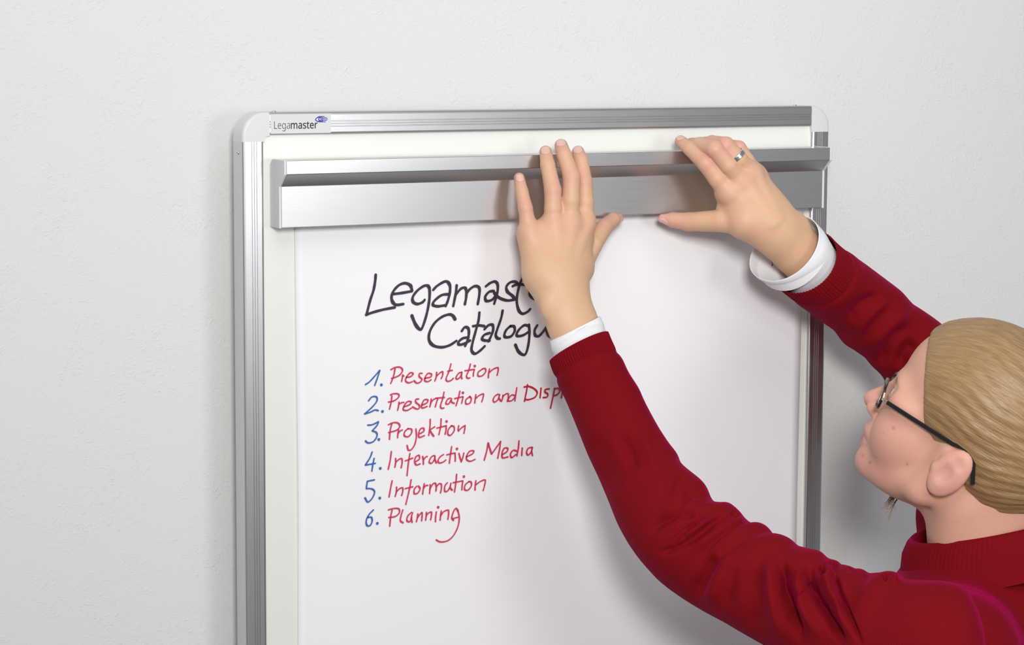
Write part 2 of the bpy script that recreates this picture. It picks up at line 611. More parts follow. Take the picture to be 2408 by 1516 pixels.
writing('handwritten_word', ZA, '''1515,370 1480,390 1460,430 1475,452 1510,425 1527,375;1525,375 1520,410 1537,440;
1560,380 1555,415 1545,446;1555,402 1588,370 1613,370 1612,410 1603,446;1700,305 1690,370 1680,440;1687,388 1650,380 1620,410 1615,440 1650,436 1682,400''',
        0.00215, M_INK_R)
writing('handwritten_word', ZA, '''1808,275 1800,330 1790,380 1777,445;1772,300 1820,293 1880,320 1906,360 1880,405 1820,427 1785,425;
1945,310 1940,360 1935,410;2030,318 1990,325 1985,350 2012,370 2005,400 1965,407;2083,310 2070,380 2040,515;2085,320 2120,312 2137,342 2110,375 2078,388;
2172,285 2162,350 2152,410;2255,330 2210,345 2195,385 2215,405 2250,370;2255,335 2250,375 2262,408;2295,330 2300,375 2330,375;2350,325 2335,400 2300,470 2270,480''',
        0.0023, M_INK_D)
writing('handwritten_numeral', ZA, '192,685 240,680 302,650;302,650 285,690 238,742;238,742 280,760 285,800 250,850 200,865 170,845;305,830', 0.0022, M_INK_B)
writing('handwritten_word', ZA, '''400,682 450,660 500,665 516,700 480,738 402,760;437,668 420,740 412,830;505,730 498,770 495,812;500,770 520,745 545,732;
600,720 568,750 563,790 600,802 635,765 635,727 600,720;680,722 685,800 668,880 635,930 605,937 590,888;
720,772 760,745 755,715 725,725 708,770 715,808 768,790;825,625 822,700 810,790;872,700 825,735 840,768 860,797;
935,620 930,700 912,782;890,715 990,690;985,692 985,730 975,777;990,648;1040,690 1008,730 1003,775 1030,787 1065,745 1065,702 1040,690;
1113,690 1107,725 1112,745;1113,738 1150,705 1178,688;1178,688 1173,730 1165,768''', 0.00215, M_INK_R)
writing('handwritten_numeral', ZB, '238,95 215,155 168,228;168,228 220,220 272,210;258,160 245,220 235,290;320,262', 0.0022, M_INK_B)
writing('handwritten_word', ZB, '''432,90 420,180 400,272;475,160 475,205 467,252;475,202 510,170 537,165 540,210 530,257;620,110 605,200 590,335;570,187 650,157;
680,192 715,167 710,130 680,145 667,190 685,227 725,215;748,140 755,180 755,222;755,178 778,148 797,140;
865,130 835,148 813,195 838,210 868,170 873,135;873,135 872,170 887,207;962,120 925,145 903,185 920,208 960,195 985,175;
1042,40 1030,120 1018,210;990,125 1075,105;1075,107 1078,150 1078,190;1095,65;1115,110 1125,150 1140,195;1140,195 1155,150 1165,105;
1190,147 1255,112 1262,85 1225,88 1195,130 1193,172 1230,190 1280,170''', 0.00215, M_INK_R)
writing('handwritten_word', ZB, '''1410,5 1395,90 1370,180;1410,5 1430,70 1445,117;1445,117 1490,55 1537,-12;1537,-12 1525,70 1507,160;
1555,122 1600,92 1607,60 1572,60 1550,110 1558,155 1612,145;1722,-18 1715,60 1700,137;1705,88 1662,80 1635,120 1650,152 1692,120;
1755,55 1752,90 1750,132;1855,48 1815,60 1798,100 1815,127 1845,95 1858,50;1858,50 1850,90 1858,132''', 0.00235, M_INK_R)
writing('handwritten_numeral', ZB, '262,377 190,392;190,392 183,430 178,465;178,465 235,470 262,500 240,560 195,602 165,560;315,562', 0.0022, M_INK_B)
writing('handwritten_word', ZB, '''440,385 425,460 408,552;485,450 482,500 470,547;480,502 515,467 546,460 546,500 535,537;632,375 615,470 578,627;570,467 650,447;
690,440 663,475 665,517 697,512 722,470 705,440;765,415 755,470 748,522;755,467 778,438 802,433;825,425 822,470 818,517;
822,470 850,422 875,412 886,450 882,492;885,450 915,417 937,425 937,470 928,512;1000,405 973,440 972,492 1000,490 1030,440;1035,410 1027,455 1047,482;
1092,320 1085,400 1070,502;1055,407 1155,387;1155,390 1148,430 1145,480;1165,345;1215,395 1178,430 1173,475 1205,482 1240,440 1237,400 1215,395;
1287,385 1280,430 1278,482;1283,430 1330,395 1380,380 1375,430 1360,487''', 0.00215, M_INK_R)
writing('handwritten_numeral', ZB, '252,680 205,730 178,790 185,837 215,840 237,800 230,757 195,757;290,818', 0.0022, M_INK_B)
writing('handwritten_word', ZB, '''400,682 450,668 505,670 512,710 470,748 404,758;440,680 425,750 415,847;548,680 530,740 523,790 552,812;
637,705 600,740 588,785 615,802 640,760;647,708 634,760 642,807;700,720 695,760 685,802;695,762 722,725 742,710 742,750 738,792;
787,705 783,750 778,787;783,742 810,712 837,705 835,750 828,782;887,700 880,750 878,802;905,655;937,690 930,740 925,785;930,742 960,700 1007,685 1010,730 1003,777;
1105,692 1085,665 1060,700 1043,760 1060,787;1045,772 1105,755;1103,680 1118,760 1105,850 1060,940 1000,993 930,1005 885,985''', 0.00215, M_INK_R)

# ------------------------------------------------------------------ clamp rail (brushed profile with end caps)
BL, BR = 0.0330, 0.6750
rail = empty('clamp_rail', (0.35, -0.0206, ZT - 0.11),
             'long brushed aluminium clamp rail held across the top of the board by both hands', 'clamp rail')


def rail_prof(x, grow=0.0):
    t = (x - BL) / (BR - BL)
    yb = -0.0207 + (-0.0251 + 0.0207) * t
    z0 = ZT - 0.0464 + 0.0017 * t
    g = grow
    P = [(0.0, -0.0055 + g * 0.3), (-0.0060, 0.0 + g), (-0.0370 - g, 0.0 + g), (-0.0370 - g, -0.0137 - g * 0.4),
         (-0.0235 - g, -0.0258 - g * 0.4), (-0.0235 - g, -0.0670 - g), (0.0, -0.0670 - g)]
    return [(x, yb + y, z0 + z) for y, z in P]


V, F = prism(rail_prof(BL), rail_prof(BR))
o = mk('rail_body', V, F, M_ALU_H, rail)
bevel(o, 0.0006, 2)
for xa, xb in ((BL - 0.0026, BL - 0.0001), (BR + 0.0001, BR + 0.0026)):
    V, F = prism(rail_prof(xa, 0.0004), rail_prof(xb, 0.0004))
    o = mk('end_cap', V, F, M_CAP, rail)
    bevel(o, 0.0005, 2)

# ------------------------------------------------------------------ implicit modelling helpers
def n3(v):
    v = np.asarray(v, dtype=float)
    return v / (np.linalg.norm(v) + 1e-12)


class Field:
    """a distance field on a regular grid; shapes are blended into it one by one"""
    def __init__(self, lo, hi, res):
        self.lo, self.res = np.array(lo, float), res
        self.n = np.maximum(np.ceil((np.array(hi) - self.lo) / res).astype(int) + 1, 4)
        self.D = np.full(tuple(self.n), 0.05, dtype=np.float32)

    def sub(self, lo, hi):
        a = np.clip(np.floor((lo - self.lo) / self.res).astype(int), 0, self.n)
        b = np.clip(np.ceil((hi - self.lo) / self.res).astype(int) + 1, 0, self.n)
        if (b <= a).any():
            return None, None
        ax = [self.lo[i] + self.res * np.arange(a[i], b[i]) for i in range(3)]
        P = np.stack(np.meshgrid(*ax, indexing='ij'), -1).astype(np.float32)
        return tuple(slice(a[i], b[i]) for i in range(3)), P

    def add(self, fn, lo, hi, k, op='u'):
        s, P = self.sub(np.array(lo) - k - 3 * self.res, np.array(hi) + k + 3 * self.res)
        if s is None:
            return
        d = fn(P)
        o = self.D[s]
        if op == 'u':
            h = np.maximum(k - np.abs(o - d), 0) / k
            self.D[s] = np.minimum(o, d) - h * h * k * 0.25
        else:      # smooth subtraction
            h = np.maximum(k - np.abs(o + d), 0) / k
            self.D[s] = np.maximum(o, -d) + h * h * k * 0.25

    def cone(self, a, b, ra, rb, k=0.006, op='u'):
        a, b = np.array(a, float), np.array(b, float)
        ab = b - a
        L2 = ab @ ab + 1e-12
        def fn(P):
            t = np.clip(((P - a) @ ab) / L2, 0, 1)
            q = P - a - t[..., None] * ab
            return np.sqrt((q * q).sum(-1)) - (ra + (rb - ra) * t)
        R = max(ra, rb)
        self.add(fn, np.minimum(a, b) - R, np.maximum(a, b) + R, k, op)

    def ell(self, c, r, M=None, k=0.006, op='u'):
        """ellipsoid; M has the three unit axes as rows"""
        c, r = np.array(c, float), np.array(r, float)
        M = np.eye(3) if M is None else np.array(M)
        def fn(P):
            q = (P - c) @ M.T
            k0 = np.sqrt(((q / r) ** 2).sum(-1))
            k1 = np.sqrt(((q / (r * r)) ** 2).sum(-1)) + 1e-9
            return np.where(k0 < 0.35, -0.65 * r.min(), k0 * (k0 - 1.0) / k1)
        R = r.max()
        self.add(fn, c - R, c + R, k, op)

    def flatcone(self, a, b, ra, rb, nrm, flat, k=0.006, op='u'):
        """cone whose section is squeezed by flat along nrm"""
        a, b = np.array(a, float), np.array(b, float)
        ab = b - a
        L2 = ab @ ab + 1e-12
        nn = np.array(nrm, float) - (np.array(nrm) @ ab) / L2 * ab
        nn = n3(nn)
        def fn(P):
            t = np.clip(((P - a) @ ab) / L2, 0, 1)
            q = P - a - t[..., None] * ab
            h = q @ nn
            q2 = (q * q).sum(-1) - h * h
            return (np.sqrt(q2 + (h / flat) ** 2) - (ra + (rb - ra) * t)) * (0.5 + 0.5 * flat)
        R = max(ra, rb)
        self.add(fn, np.minimum(a, b) - R, np.maximum(a, b) + R, k, op)

    def mesh(self):
        D = self.D
        S = D < 0
        nx, ny, nz = D.shape
        cnt = np.zeros((nx - 1, ny - 1, nz - 1), dtype=np.int16)
        for i in (0, 1):
            for j in (0, 1):
                for l in (0, 1):
                    cnt += S[i:nx - 1 + i, j:ny - 1 + j, l:nz - 1 + l]
        act = (cnt > 0) & (cnt < 8)
        idx = np.full(act.shape, -1, dtype=np.int64)
        ci = np.argwhere(act)
        idx[act] = np.arange(len(ci))
        acc = np.zeros((len(ci), 3)); num = np.zeros(len(ci))
        x, y, z = ci[:, 0], ci[:, 1], ci[:, 2]
        for ax in range(3):
            o1, o2 = [(1, 2), (0, 2), (0, 1)][ax]
            for p in (0, 1):
                for q in (0, 1):
                    s = [0, 0, 0]; s[o1] = p; s[o2] = q
                    e = list(s); e[ax] = 1
                    A = D[x + s[0], y + s[1], z + s[2]].astype(float)
                    B = D[x + e[0], y + e[1], z + e[2]].astype(float)
                    c = (A < 0) != (B < 0)
                    t = np.where(c, A / np.where(c, A - B, 1), 0)
                    P = np.tile(np.array(s, float), (len(ci), 1))
                    P[:, ax] += t
                    acc += P * c[:, None]; num += c
        V = self.lo + self.res * (ci + acc / np.maximum(num, 1)[:, None])
        Q = []
        for ax in range(3):
            o1, o2 = [(1, 2), (2, 0), (0, 1)][ax]
            sl = [slice(None)] * 3; sl2 = [slice(None)] * 3
            sl[ax] = slice(0, -1); sl2[ax] = slice(1, None)
            ch = S[tuple(sl)] != S[tuple(sl2)]
            E = np.argwhere(ch)
            ok = (E[:, o1] > 0) & (E[:, o2] > 0) & (E[:, o1] < D.shape[o1] - 1) & (E[:, o2] < D.shape[o2] - 1)
            E = E[ok]
            first = S[tuple(E.T)]
            d1 = np.zeros(3, int); d1[o1] = 1
            d2 = np.zeros(3, int); d2[o2] = 1
            q = np.stack([idx[tuple((E - d1 - d2).T)], idx[tuple((E - d2).T)], idx[tuple(E.T)], idx[tuple((E - d1).T)]], 1)
            q[~first] = q[~first][:, ::-1]
            Q.append(q)
        return V, np.vstack(Q)


def smooth_verts(V, F, it=2, lam=0.5):
    for _ in range(it):
        acc = np.zeros_like(V); num = np.zeros(len(V))
        k = F.shape[1]
        for a in range(k):
            for b in ((a + 1) % k, (a - 1) % k):
                np.add.at(acc, F[:, a], V[F[:, b]]); np.add.at(num, F[:, a], 1)
        V = V + lam * (acc / np.maximum(num, 1)[:, None] - V)
    return V


def vnormals(V, F):
    n = np.cross(V[F[:, 2]] - V[F[:, 0]], V[F[:, 3 if F.shape[1] > 3 else 1]] - V[F[:, 1 if F.shape[1] > 3 else 0]])
    N = np.zeros_like(V)
    for a in range(F.shape[1]):
        np.add.at(N, F[:, a], n)
    return N / (np.linalg.norm(N, axis=1)[:, None] + 1e-12)


def px3(s):
    """'x,y,Y ...' -> list of world points"""
    return [at(*[float(q) for q in p.split(',')]) for p in s.split()]


# ------------------------------------------------------------------ hands
def hand_field(chains, extra, lo, hi, res=0.00095):
    f = Field(lo, hi, res)
    extra(f)
    for pts, rad in chains:
        g = Field(lo, hi, res)              # a finger alone, so that neighbours stay apart
        for i in range(len(pts) - 1):
            g.cone(pts[i], pts[i + 1], rad[i], rad[i + 1], 0.0016)
        kk = 0.0035
        # the blend is wide at the root of the finger and tight further out
        s, P = f.sub(np.array(lo), np.array(hi))
        root = pts[0]
        dist = np.sqrt(((P - root) ** 2).sum(-1))
        t = np.clip((dist - 0.008) / 0.018, 0, 1)
        K = (0.0065 * (1 - t) + 0.0012 * t).astype(np.float32)
        o, d = f.D[s], g.D[s]
        h = np.maximum(K - np.abs(o - d), 0) / K
        f.D[s] = np.minimum(o, d) - h * h * K * 0.25
    return f


# LEFT hand (its back to us, thumb to the right)
LH = dict(
    pinky=(px3('1244,548,-0.084 1240,518,-0.083 1235.5,489,-0.082 1227,450,-0.074 1221,418.5,-0.0665'),
           [.0090, .0080, .0075, .0066, .0057]),
    ring=(px3('1299,532,-0.090 1300.5,490,-0.091 1300,447,-0.089 1288,388,-0.078 1283,357,-0.068'),
          [.0098, .0089, .0088, .0076, .0065]),
    middle=(px3('1338,524,-0.092 1342,470,-0.094 1344,417,-0.091 1327,366,-0.080 1319.5,342,-0.069'),
            [.0100, .0092, .0091, .0079, .0069]),
    index=(px3('1374,522,-0.088 1376,475,-0.088 1374,428,-0.086 1366,378,-0.076 1359.5,357,-0.067'),
           [.0098, .0089, .0085, .0075, .0065]),
    thumb=(px3('1362,632,-0.094 1393,575,-0.082 1420,535,-0.066 1442,517,-0.056 1455,512.5,-0.0525'),
           [.0120, .0103, .0090, .0074, .0050]),
)
LW = px3('1318,678,-0.108 1332,722,-0.115 1350,770,-0.122 1374,830,-0.127 1399,890,-0.133')


def left_extra(f):
    mcps = [LH['pinky'][0][0], LH['ring'][0][0], LH['middle'][0][0], LH['index'][0][0]]
    cps = px3('1277,652,-0.103 1300,650,-0.107 1326,648,-0.108 1347,650,-0.104')
    for a, b, ra, rb in zip(mcps, cps, (.0096, .0106, .0106, .0104), (.0105, .0112, .0112, .0108)):
        f.cone(a, b, ra, rb, 0.016)
    for i in range(3):      # flesh between the knuckles
        f.cone((mcps[i] + mcps[i + 1]) / 2 + np.array([0, 0.001, -.004]), (cps[i] + cps[i + 1]) / 2, .0088, .0105, 0.010)
    off = np.array([0.0, 0.011, 0.0])
    f.cone(mcps[0] + off * 0.6, cps[0] + off, .0085, .0130, 0.012)
    f.cone(mcps[1] + off * 0.6, cps[1] + off, .0095, .0115, 0.012)
    f.cone(mcps[2] + off * 0.6, cps[2] + off, .0095, .0115, 0.012)
    f.cone(mcps[3] + off * 0.6, cps[3] + off, .0095, .0120, 0.012)
    a, b = LH['thumb'][0][0], LH['thumb'][0][1]
    f.cone(a, mcps[3] + np.array([-0.002, 0.006, -0.024]), .0105, .0080, 0.016)
    f.cone(b + np.array([-.002, .002, -.002]), mcps[3] + np.array([-0.001, 0.006, -0.018]), .0075, .0070, 0.012)
    f.cone(cps[3], a, .0120, .0120, 0.014)
    f.cone(cps[0] + np.array([-.001, .004, .004]), LW[0] + np.array([-.004, 0, 0]), .0125, .0190, 0.018)
    rr = [.0215, .0220, .0226, .0228, .0230]
    for i in range(len(LW) - 1):
        f.flatcone(LW[i], LW[i + 1], rr[i] * 1.02, rr[i + 1] * 1.02, (0, -1, 0), 0.80, 0.014)
    mid = (cps[1] + cps[2]) / 2 + off * 0.4
    f.flatcone(mid, LW[0], .0245, .0216, (0, -1, 0), 0.72, 0.016)
    # head of the ulna and extensor tendons
    f.ell(at(1292, 722, -0.121), (.008, .0060, .011), None, 0.010)
    wc = at(1318, 668, -0.1205)
    for mcp, s in zip(mcps[1:], (0, 1, 2)):
        top = mcp + np.array([0, -0.0092, -0.001])
        f.cone(top, wc + np.array([0.004 * (s - 1), 0.002, 0]), .0017, .0012, 0.0075)
    for i, mcp in enumerate(mcps):
        f.ell(mcp + np.array([0, -0.0058, 0.000]), (.0070, .0052, .0080), None, 0.009)


# RIGHT hand (fingers over the rail, thumb under it)
RH = dict(
    index=(px3('1714,454,-0.106 1687,419,-0.104 1660,384,-0.100 1624,350,-0.076 1600,332.5,-0.058'),
           [.0108, .0099, .0093, .0080, .0062]),
    middle=(px3('1743,427,-0.111 1713,388,-0.114 1682,351,-0.110 1646,340,-0.083 1622,340,-0.060'),
            [.0106, .0097, .0094, .0080, .0067]),
    ring=(px3('1766,409,-0.110 1737,374,-0.114 1707,341,-0.110 1674,335,-0.082 1650,338,-0.060'),
          [.0102, .0093, .0088, .0076, .0065]),
    pinky=(px3('1778,417,-0.102 1757,379,-0.105 1737,348,-0.100 1710,341,-0.080 1690,345,-0.062'),
           [.0098, .0082, .0079, .0068, .0060]),
    thumb=(px3('1752,520,-0.116 1695,519,-0.098 1620,521.5,-0.070 1582,517,-0.058 1558,513,-0.0525'),
           [.0155, .0120, .0100, .0081, .0046]),
)
RW = px3('1818,530,-0.122 1842,556,-0.124 1876,590,-0.122 1914,628,-0.118 1955,662,-0.114')


def right_extra(f):
    mcps = [RH['index'][0][0], RH['middle'][0][0], RH['ring'][0][0], RH['pinky'][0][0]]
    cps = px3('1783,524,-0.120 1796,506,-0.124 1808,492,-0.122 1816,489,-0.114')
    for a, b, ra, rb in zip(mcps, cps, (.0114, .0110, .0106, .0098), (.0118, .0115, .0112, .0105)):
        f.cone(a, b, ra, rb, 0.016)
    for i in range(3):
        f.cone((mcps[i] + mcps[i + 1]) / 2 + np.array([0, 0.001, -.003]), (cps[i] + cps[i + 1]) / 2, .0095, .0110, 0.010)
    off = np.array([0.0, 0.013, 0.0])
    for i in range(4):
        f.cone(mcps[i] + off * 0.6, cps[i] + off, .0098, .0115, 0.012)
    a, b = RH['thumb'][0][0], RH['thumb'][0][1]
    f.cone(a, mcps[0] + np.array([0.004, 0.012, -0.020]), .0125, .0080, 0.014)
    f.cone(b + np.array([.006, .002, .004]), mcps[0] + np.array([0.008, 0.010, -0.022]), .0070, .0070, 0.012)
    f.cone(cps[0], a, .0125, .0140, 0.016)
    f.cone(a, RW[0] + np.array([0, 0.0, -0.006]), .0135, .0165, 0.016)
    rr = [.0222, .0225, .0230, .0232, .0234]
    for i in range(len(RW) - 1):
        f.flatcone(RW[i], RW[i + 1], rr[i] * 1.04, rr[i + 1] * 1.04, (0, -1, 0), 0.80, 0.014)
    mid = (cps[1] + cps[2]) / 2 + off * 0.4
    f.flatcone(mid, RW[0], .0230, .0222, (0, -1, 0), 0.75, 0.016)
    f.ell(at(1876, 528, -0.126), (.0095, .0070, .0095), None, 0.012)
    wc = at(1826, 522, -0.1425)
    for mcp, s in zip(mcps[:3], (0, 1, 2)):
        top = mcp + np.array([0.002, -0.0096, -0.001])
        f.cone(top, wc + np.array([0.004 * (s - 1), 0.002, 0.003 * (s - 1)]), .0017, .0012, 0.0080)
    for i, mcp in enumerate(mcps):
        f.ell(mcp + np.array([-0.001, -0.0058, 0.001]), (.0074, .0056, .0082), None, 0.009)


def bounds(H, W, pad=0.034):
    P = np.vstack([np.array(H[k][0]) for k in H] + [np.array(W)])
    return P.min(0) - pad, P.max(0) + pad


def finish_hand(H, W, extra, cut):
    lo, hi = bounds(H, W)
    f = hand_field([H[k] for k in H], extra, lo, hi)
    V, Fc = f.mesh()
    V = smooth_verts(V, Fc, 1, 0.5)
    N = vnormals(V, Fc)
    red = np.zeros(len(V)); disp = np.zeros(len(V))
    for kname, (pts, rad) in H.items():
        for j, amp, wd in ((0, 0.75, 0.0085), (2, 1.0, 0.0070), (3, 0.40, 0.0050), (4, 0.85, 0.0085)):
            d = np.linalg.norm(V - pts[j], axis=1)
            red += amp * np.exp(-(d / (wd + rad[j] * 0.5)) ** 2)
        # creases over the two finger joints, on the back only
        for j, sg in ((2, 0.0042), (3, 0.0026)):
            ax = n3(pts[j + 1] - pts[j - 1])
            q = V - pts[j]
            s = q @ ax
            back = np.clip(-(N @ FW), 0, 1)
            near = np.exp(-(np.linalg.norm(q, axis=1) / (rad[j] * 1.25)) ** 4)
            disp += -0.00042 * near * back * (0.5 + 0.5 * np.cos(s / 0.0021 * 2 * math.pi)) * np.exp(-(s / sg) ** 2)
    V = V + N * disp[:, None]
    # keep the part up to the cut on the forearm
    a, b = W[cut], W[cut + 1]
    return V, Fc, np.clip(red, 0, 1), (a + b) / 2, n3(b - a)


print('hands')
LHV, LHF, LHR, LC, LN = finish_hand(LH, LW, left_extra, 3)
RHV, RHF, RHR, RC, RN = finish_hand(RH, RW, right_extra, 3)

# ------------------------------------------------------------------ materials of the person
def skin_mat():
    m = mat('skin', (0.60, 0.36, 0.235), 0.48)
    N, L, B = nodes(m)
    at_ = N.new('ShaderNodeAttribute'); at_.attribute_name = 'redness'
    lp = N.new('ShaderNodeAttribute'); lp.attribute_name = 'lips'
    ml = N.new('ShaderNodeAttribute'); ml.attribute_name = 'moles'
    tc = N.new('ShaderNodeTexCoord')
    n = N.new('ShaderNodeTexNoise'); n.inputs['Scale'].default_value = 55; n.inputs['Detail'].default_value = 4
    L.new(tc.outputs['Object'], n.inputs['Vector'])
    m0 = N.new('ShaderNodeMixRGB'); m0.inputs[1].default_value = (0.700, 0.452, 0.280, 1); m0.inputs[2].default_value = (0.670, 0.405, 0.255, 1)
    L.new(n.outputs['Fac'], m0.inputs[0])
    m1 = N.new('ShaderNodeMixRGB'); m1.inputs[2].default_value = (0.68, 0.33, 0.28, 1)
    mu = N.new('ShaderNodeMath'); mu.operation = 'MULTIPLY'; mu.inputs[1].default_value = 0.85
    L.new(at_.outputs['Fac'], mu.inputs[0])
    L.new(mu.outputs[0], m1.inputs[0]); L.new(m0.outputs[0], m1.inputs[1])
    m2 = N.new('ShaderNodeMixRGB'); m2.inputs[2].default_value = (0.45, 0.14, 0.15, 1)
    L.new(lp.outputs['Fac'], m2.inputs[0]); L.new(m1.outputs[0], m2.inputs[1])
    m3 = N.new('ShaderNodeMixRGB'); m3.inputs[2].default_value = (0.30, 0.12, 0.06, 1)
    L.new(ml.outputs['Fac'], m3.inputs[0]); L.new(m2.outputs[0], m3.inputs[1])
    L.new(m3.outputs[0], B.inputs['Base Color'])
    B.inputs['Subsurface Weight'].default_value = 0.18
    B.inputs['Subsurface Radius'].default_value = (1.0, 0.35, 0.2)
    B.inputs['Subsurface Scale'].default_value = 0.006
    B.inputs['Specular IOR Level'].default_value = 0.35
    v = N.new('ShaderNodeTexVoronoi'); v.inputs['Scale'].default_value = 1100
    L.new(tc.outputs['Object'], v.inputs['Vector'])
    n2 = N.new('ShaderNodeTexNoise'); n2.inputs['Scale'].default_value = 350; n2.inputs['Detail'].default_value = 3
    L.new(tc.outputs['Object'], n2.inputs['Vector'])
    sm = N.new('ShaderNodeMath'); sm.operation = 'ADD'
    L.new(v.outputs['Distance'], sm.inputs[0]); L.new(n2.outputs['Fac'], sm.inputs[1])
    bp = N.new('ShaderNodeBump'); bp.inputs['Strength'].default_value = 0.25; bp.inputs['Distance'].default_value = 0.00035
    L.new(sm.outputs[0], bp.inputs['Height']); L.new(bp.outputs[0], B.inputs['Normal'])
    return m


def knit_mat():
    m = mat('red_knit', (0.30, 0.004, 0.014), 0.85)
    N, L, B = nodes(m)
    B.inputs['Specular IOR Level'].default_value = 0.1
    B.inputs['Sheen Weight'].default_value = 0.32
    B.inputs['Sheen Roughness'].default_value = 0.30
    B.inputs['Sheen Tint'].default_value = (0.80, 0.0, 0.22, 1)
    uv = N.new('ShaderNodeUVMap'); uv.uv_map = 'UVMap'
    sp = N.new('ShaderNodeSeparateXYZ'); L.new(uv.outputs[0], sp.inputs[0])
    def sine(src, freq, ph=None):
        a = N.new('ShaderNodeMath'); a.operation = 'MULTIPLY'; a.inputs[1].default_value = freq
        L.new(src, a.inputs[0])
        o = a.outputs[0]
        if ph is not None:
            b = N.new('ShaderNodeMath'); b.operation = 'ADD'; L.new(o, b.inputs[0]); L.new(ph, b.inputs[1]); o = b.outputs[0]
        c = N.new('ShaderNodeMath'); c.operation = 'SINE'; L.new(o, c.inputs[0])
        return c.outputs[0]
    su = sine(sp.outputs[1], 2 * math.pi / 0.0017)
    ab = N.new('ShaderNodeMath'); ab.operation = 'MULTIPLY'; ab.inputs[1].default_value = 1.6; L.new(su, ab.inputs[0])
    sv = sine(sp.outputs[0], 2 * math.pi / 0.0013, ab.outputs[0])
    ad = N.new('ShaderNodeMath'); ad.operation = 'MULTIPLY_ADD'; ad.inputs[1].default_value = 0.6
    L.new(su, ad.inputs[0]); L.new(sv, ad.inputs[2])
    tc = N.new('ShaderNodeTexCoord')
    n = N.new('ShaderNodeTexNoise'); n.inputs['Scale'].default_value = 900; n.inputs['Detail'].default_value = 4
    L.new(tc.outputs['Object'], n.inputs['Vector'])
    s2 = N.new('ShaderNodeMath'); s2.operation = 'MULTIPLY_ADD'; s2.inputs[1].default_value = 2.0
    L.new(n.outputs['Fac'], s2.inputs[0]); L.new(ad.outputs[0], s2.inputs[2])
    bp = N.new('ShaderNodeBump'); bp.inputs['Strength'].default_value = 0.30; bp.inputs['Distance'].default_value = 0.00035
    L.new(s2.outputs[0], bp.inputs['Height']); L.new(bp.outputs[0], B.inputs['Normal'])
    mx = N.new('ShaderNodeMixRGB'); mx.inputs[1].default_value = (0.150, 0.0020, 0.0055, 1); mx.inputs[2].default_value = (0.235, 0.0035, 0.0100, 1)
    mr = N.new('ShaderNodeMapRange'); mr.inputs[1].default_value = -1.0; mr.inputs[2].default_value = 3.0
    L.new(s2.outputs[0], mr.inputs[0]); L.new(mr.outputs[0], mx.inputs[0]); L.new(mx.outputs[0], B.inputs['Base Color'])
    return m


def hair_mat():
    m = mat('dark_blond_hair', (0.30, 0.17, 0.07), 0.42)
    N, L, B = nodes(m)
    tc = N.new('ShaderNodeTexCoord')
    mp = N.new('ShaderNodeMapping'); mp.inputs['Scale'].default_value = (60, 700, 700)
    L.new(tc.outputs['UV'], mp.inputs[0])
    n = N.new('ShaderNodeTexNoise'); n.inputs['Scale'].default_value = 1; n.inputs['Detail'].default_value = 4
    L.new(mp.outputs[0], n.inputs['Vector'])
    mx = N.new('ShaderNodeMixRGB'); mx.inputs[1].default_value = (0.17, 0.085, 0.03, 1); mx.inputs[2].default_value = (0.50, 0.32, 0.15, 1)
    L.new(n.outputs['Fac'], mx.inputs[0]); L.new(mx.outputs[0], B.inputs['Base Color'])
    bp = N.new('ShaderNodeBump'); bp.inputs['Strength'].default_value = 0.8; bp.inputs['Distance'].default_value = 0.001
    L.new(n.outputs['Fac'], bp.inputs['Height']); L.new(bp.outputs[0], B.inputs['Normal'])
    return m


def cloth_mat(name, c, rough=0.85):
    m = mat(name, c, rough)
    N, L, B = nodes(m)
    tc = N.new('ShaderNodeTexCoord')
    n = N.new('ShaderNodeTexNoise'); n.inputs['Scale'].default_value = 700; n.inputs['Detail'].default_value = 4
    L.new(tc.outputs['Object'], n.inputs['Vector'])
    bp = N.new('ShaderNodeBump'); bp.inputs['Strength'].default_value = 0.3; bp.inputs['Distance'].default_value = 0.0005
    L.new(n.outputs['Fac'], bp.inputs['Height']); L.new(bp.outputs[0], B.inputs['Normal'])
    return m


M_SKIN = skin_mat()
M_NAIL = mat('fingernail', (0.72, 0.46, 0.38), 0.25)
M_KNIT = knit_mat()
M_HAIR = hair_mat()
M_SHIRT = cloth_mat('white_cotton', (0.82, 0.83, 0.86))
M_TROUS = cloth_mat('dark_grey_cloth', (0.05, 0.05, 0.06))
M_SHOE = mat('black_leather', (0.02, 0.02, 0.02), 0.35)
M_BLKPL = mat('black_acetate', (0.012, 0.012, 0.013), 0.18)
M_CREAM = mat('pale_horn', (0.62, 0.55, 0.40), 0.25)
M_GOLD = mat('pale_gold', (0.85, 0.72, 0.48), 0.22, 1.0)
M_GLASS = mat('lens_glass', (1, 1, 1), 0.02)
M_GLASS.node_tree.nodes['Principled BSDF'].inputs['Transmission Weight'].default_value = 1.0
M_GLASS.node_tree.nodes['Principled BSDF'].inputs['IOR'].default_value = 1.12
M_EYE = mat('eye_white', (0.80, 0.78, 0.75), 0.15)
M_IRIS = mat('iris', (0.10, 0.16, 0.18), 0.15)
M_BAND = mat('white_gold', (0.80, 0.79, 0.77), 0.20, 1.0)

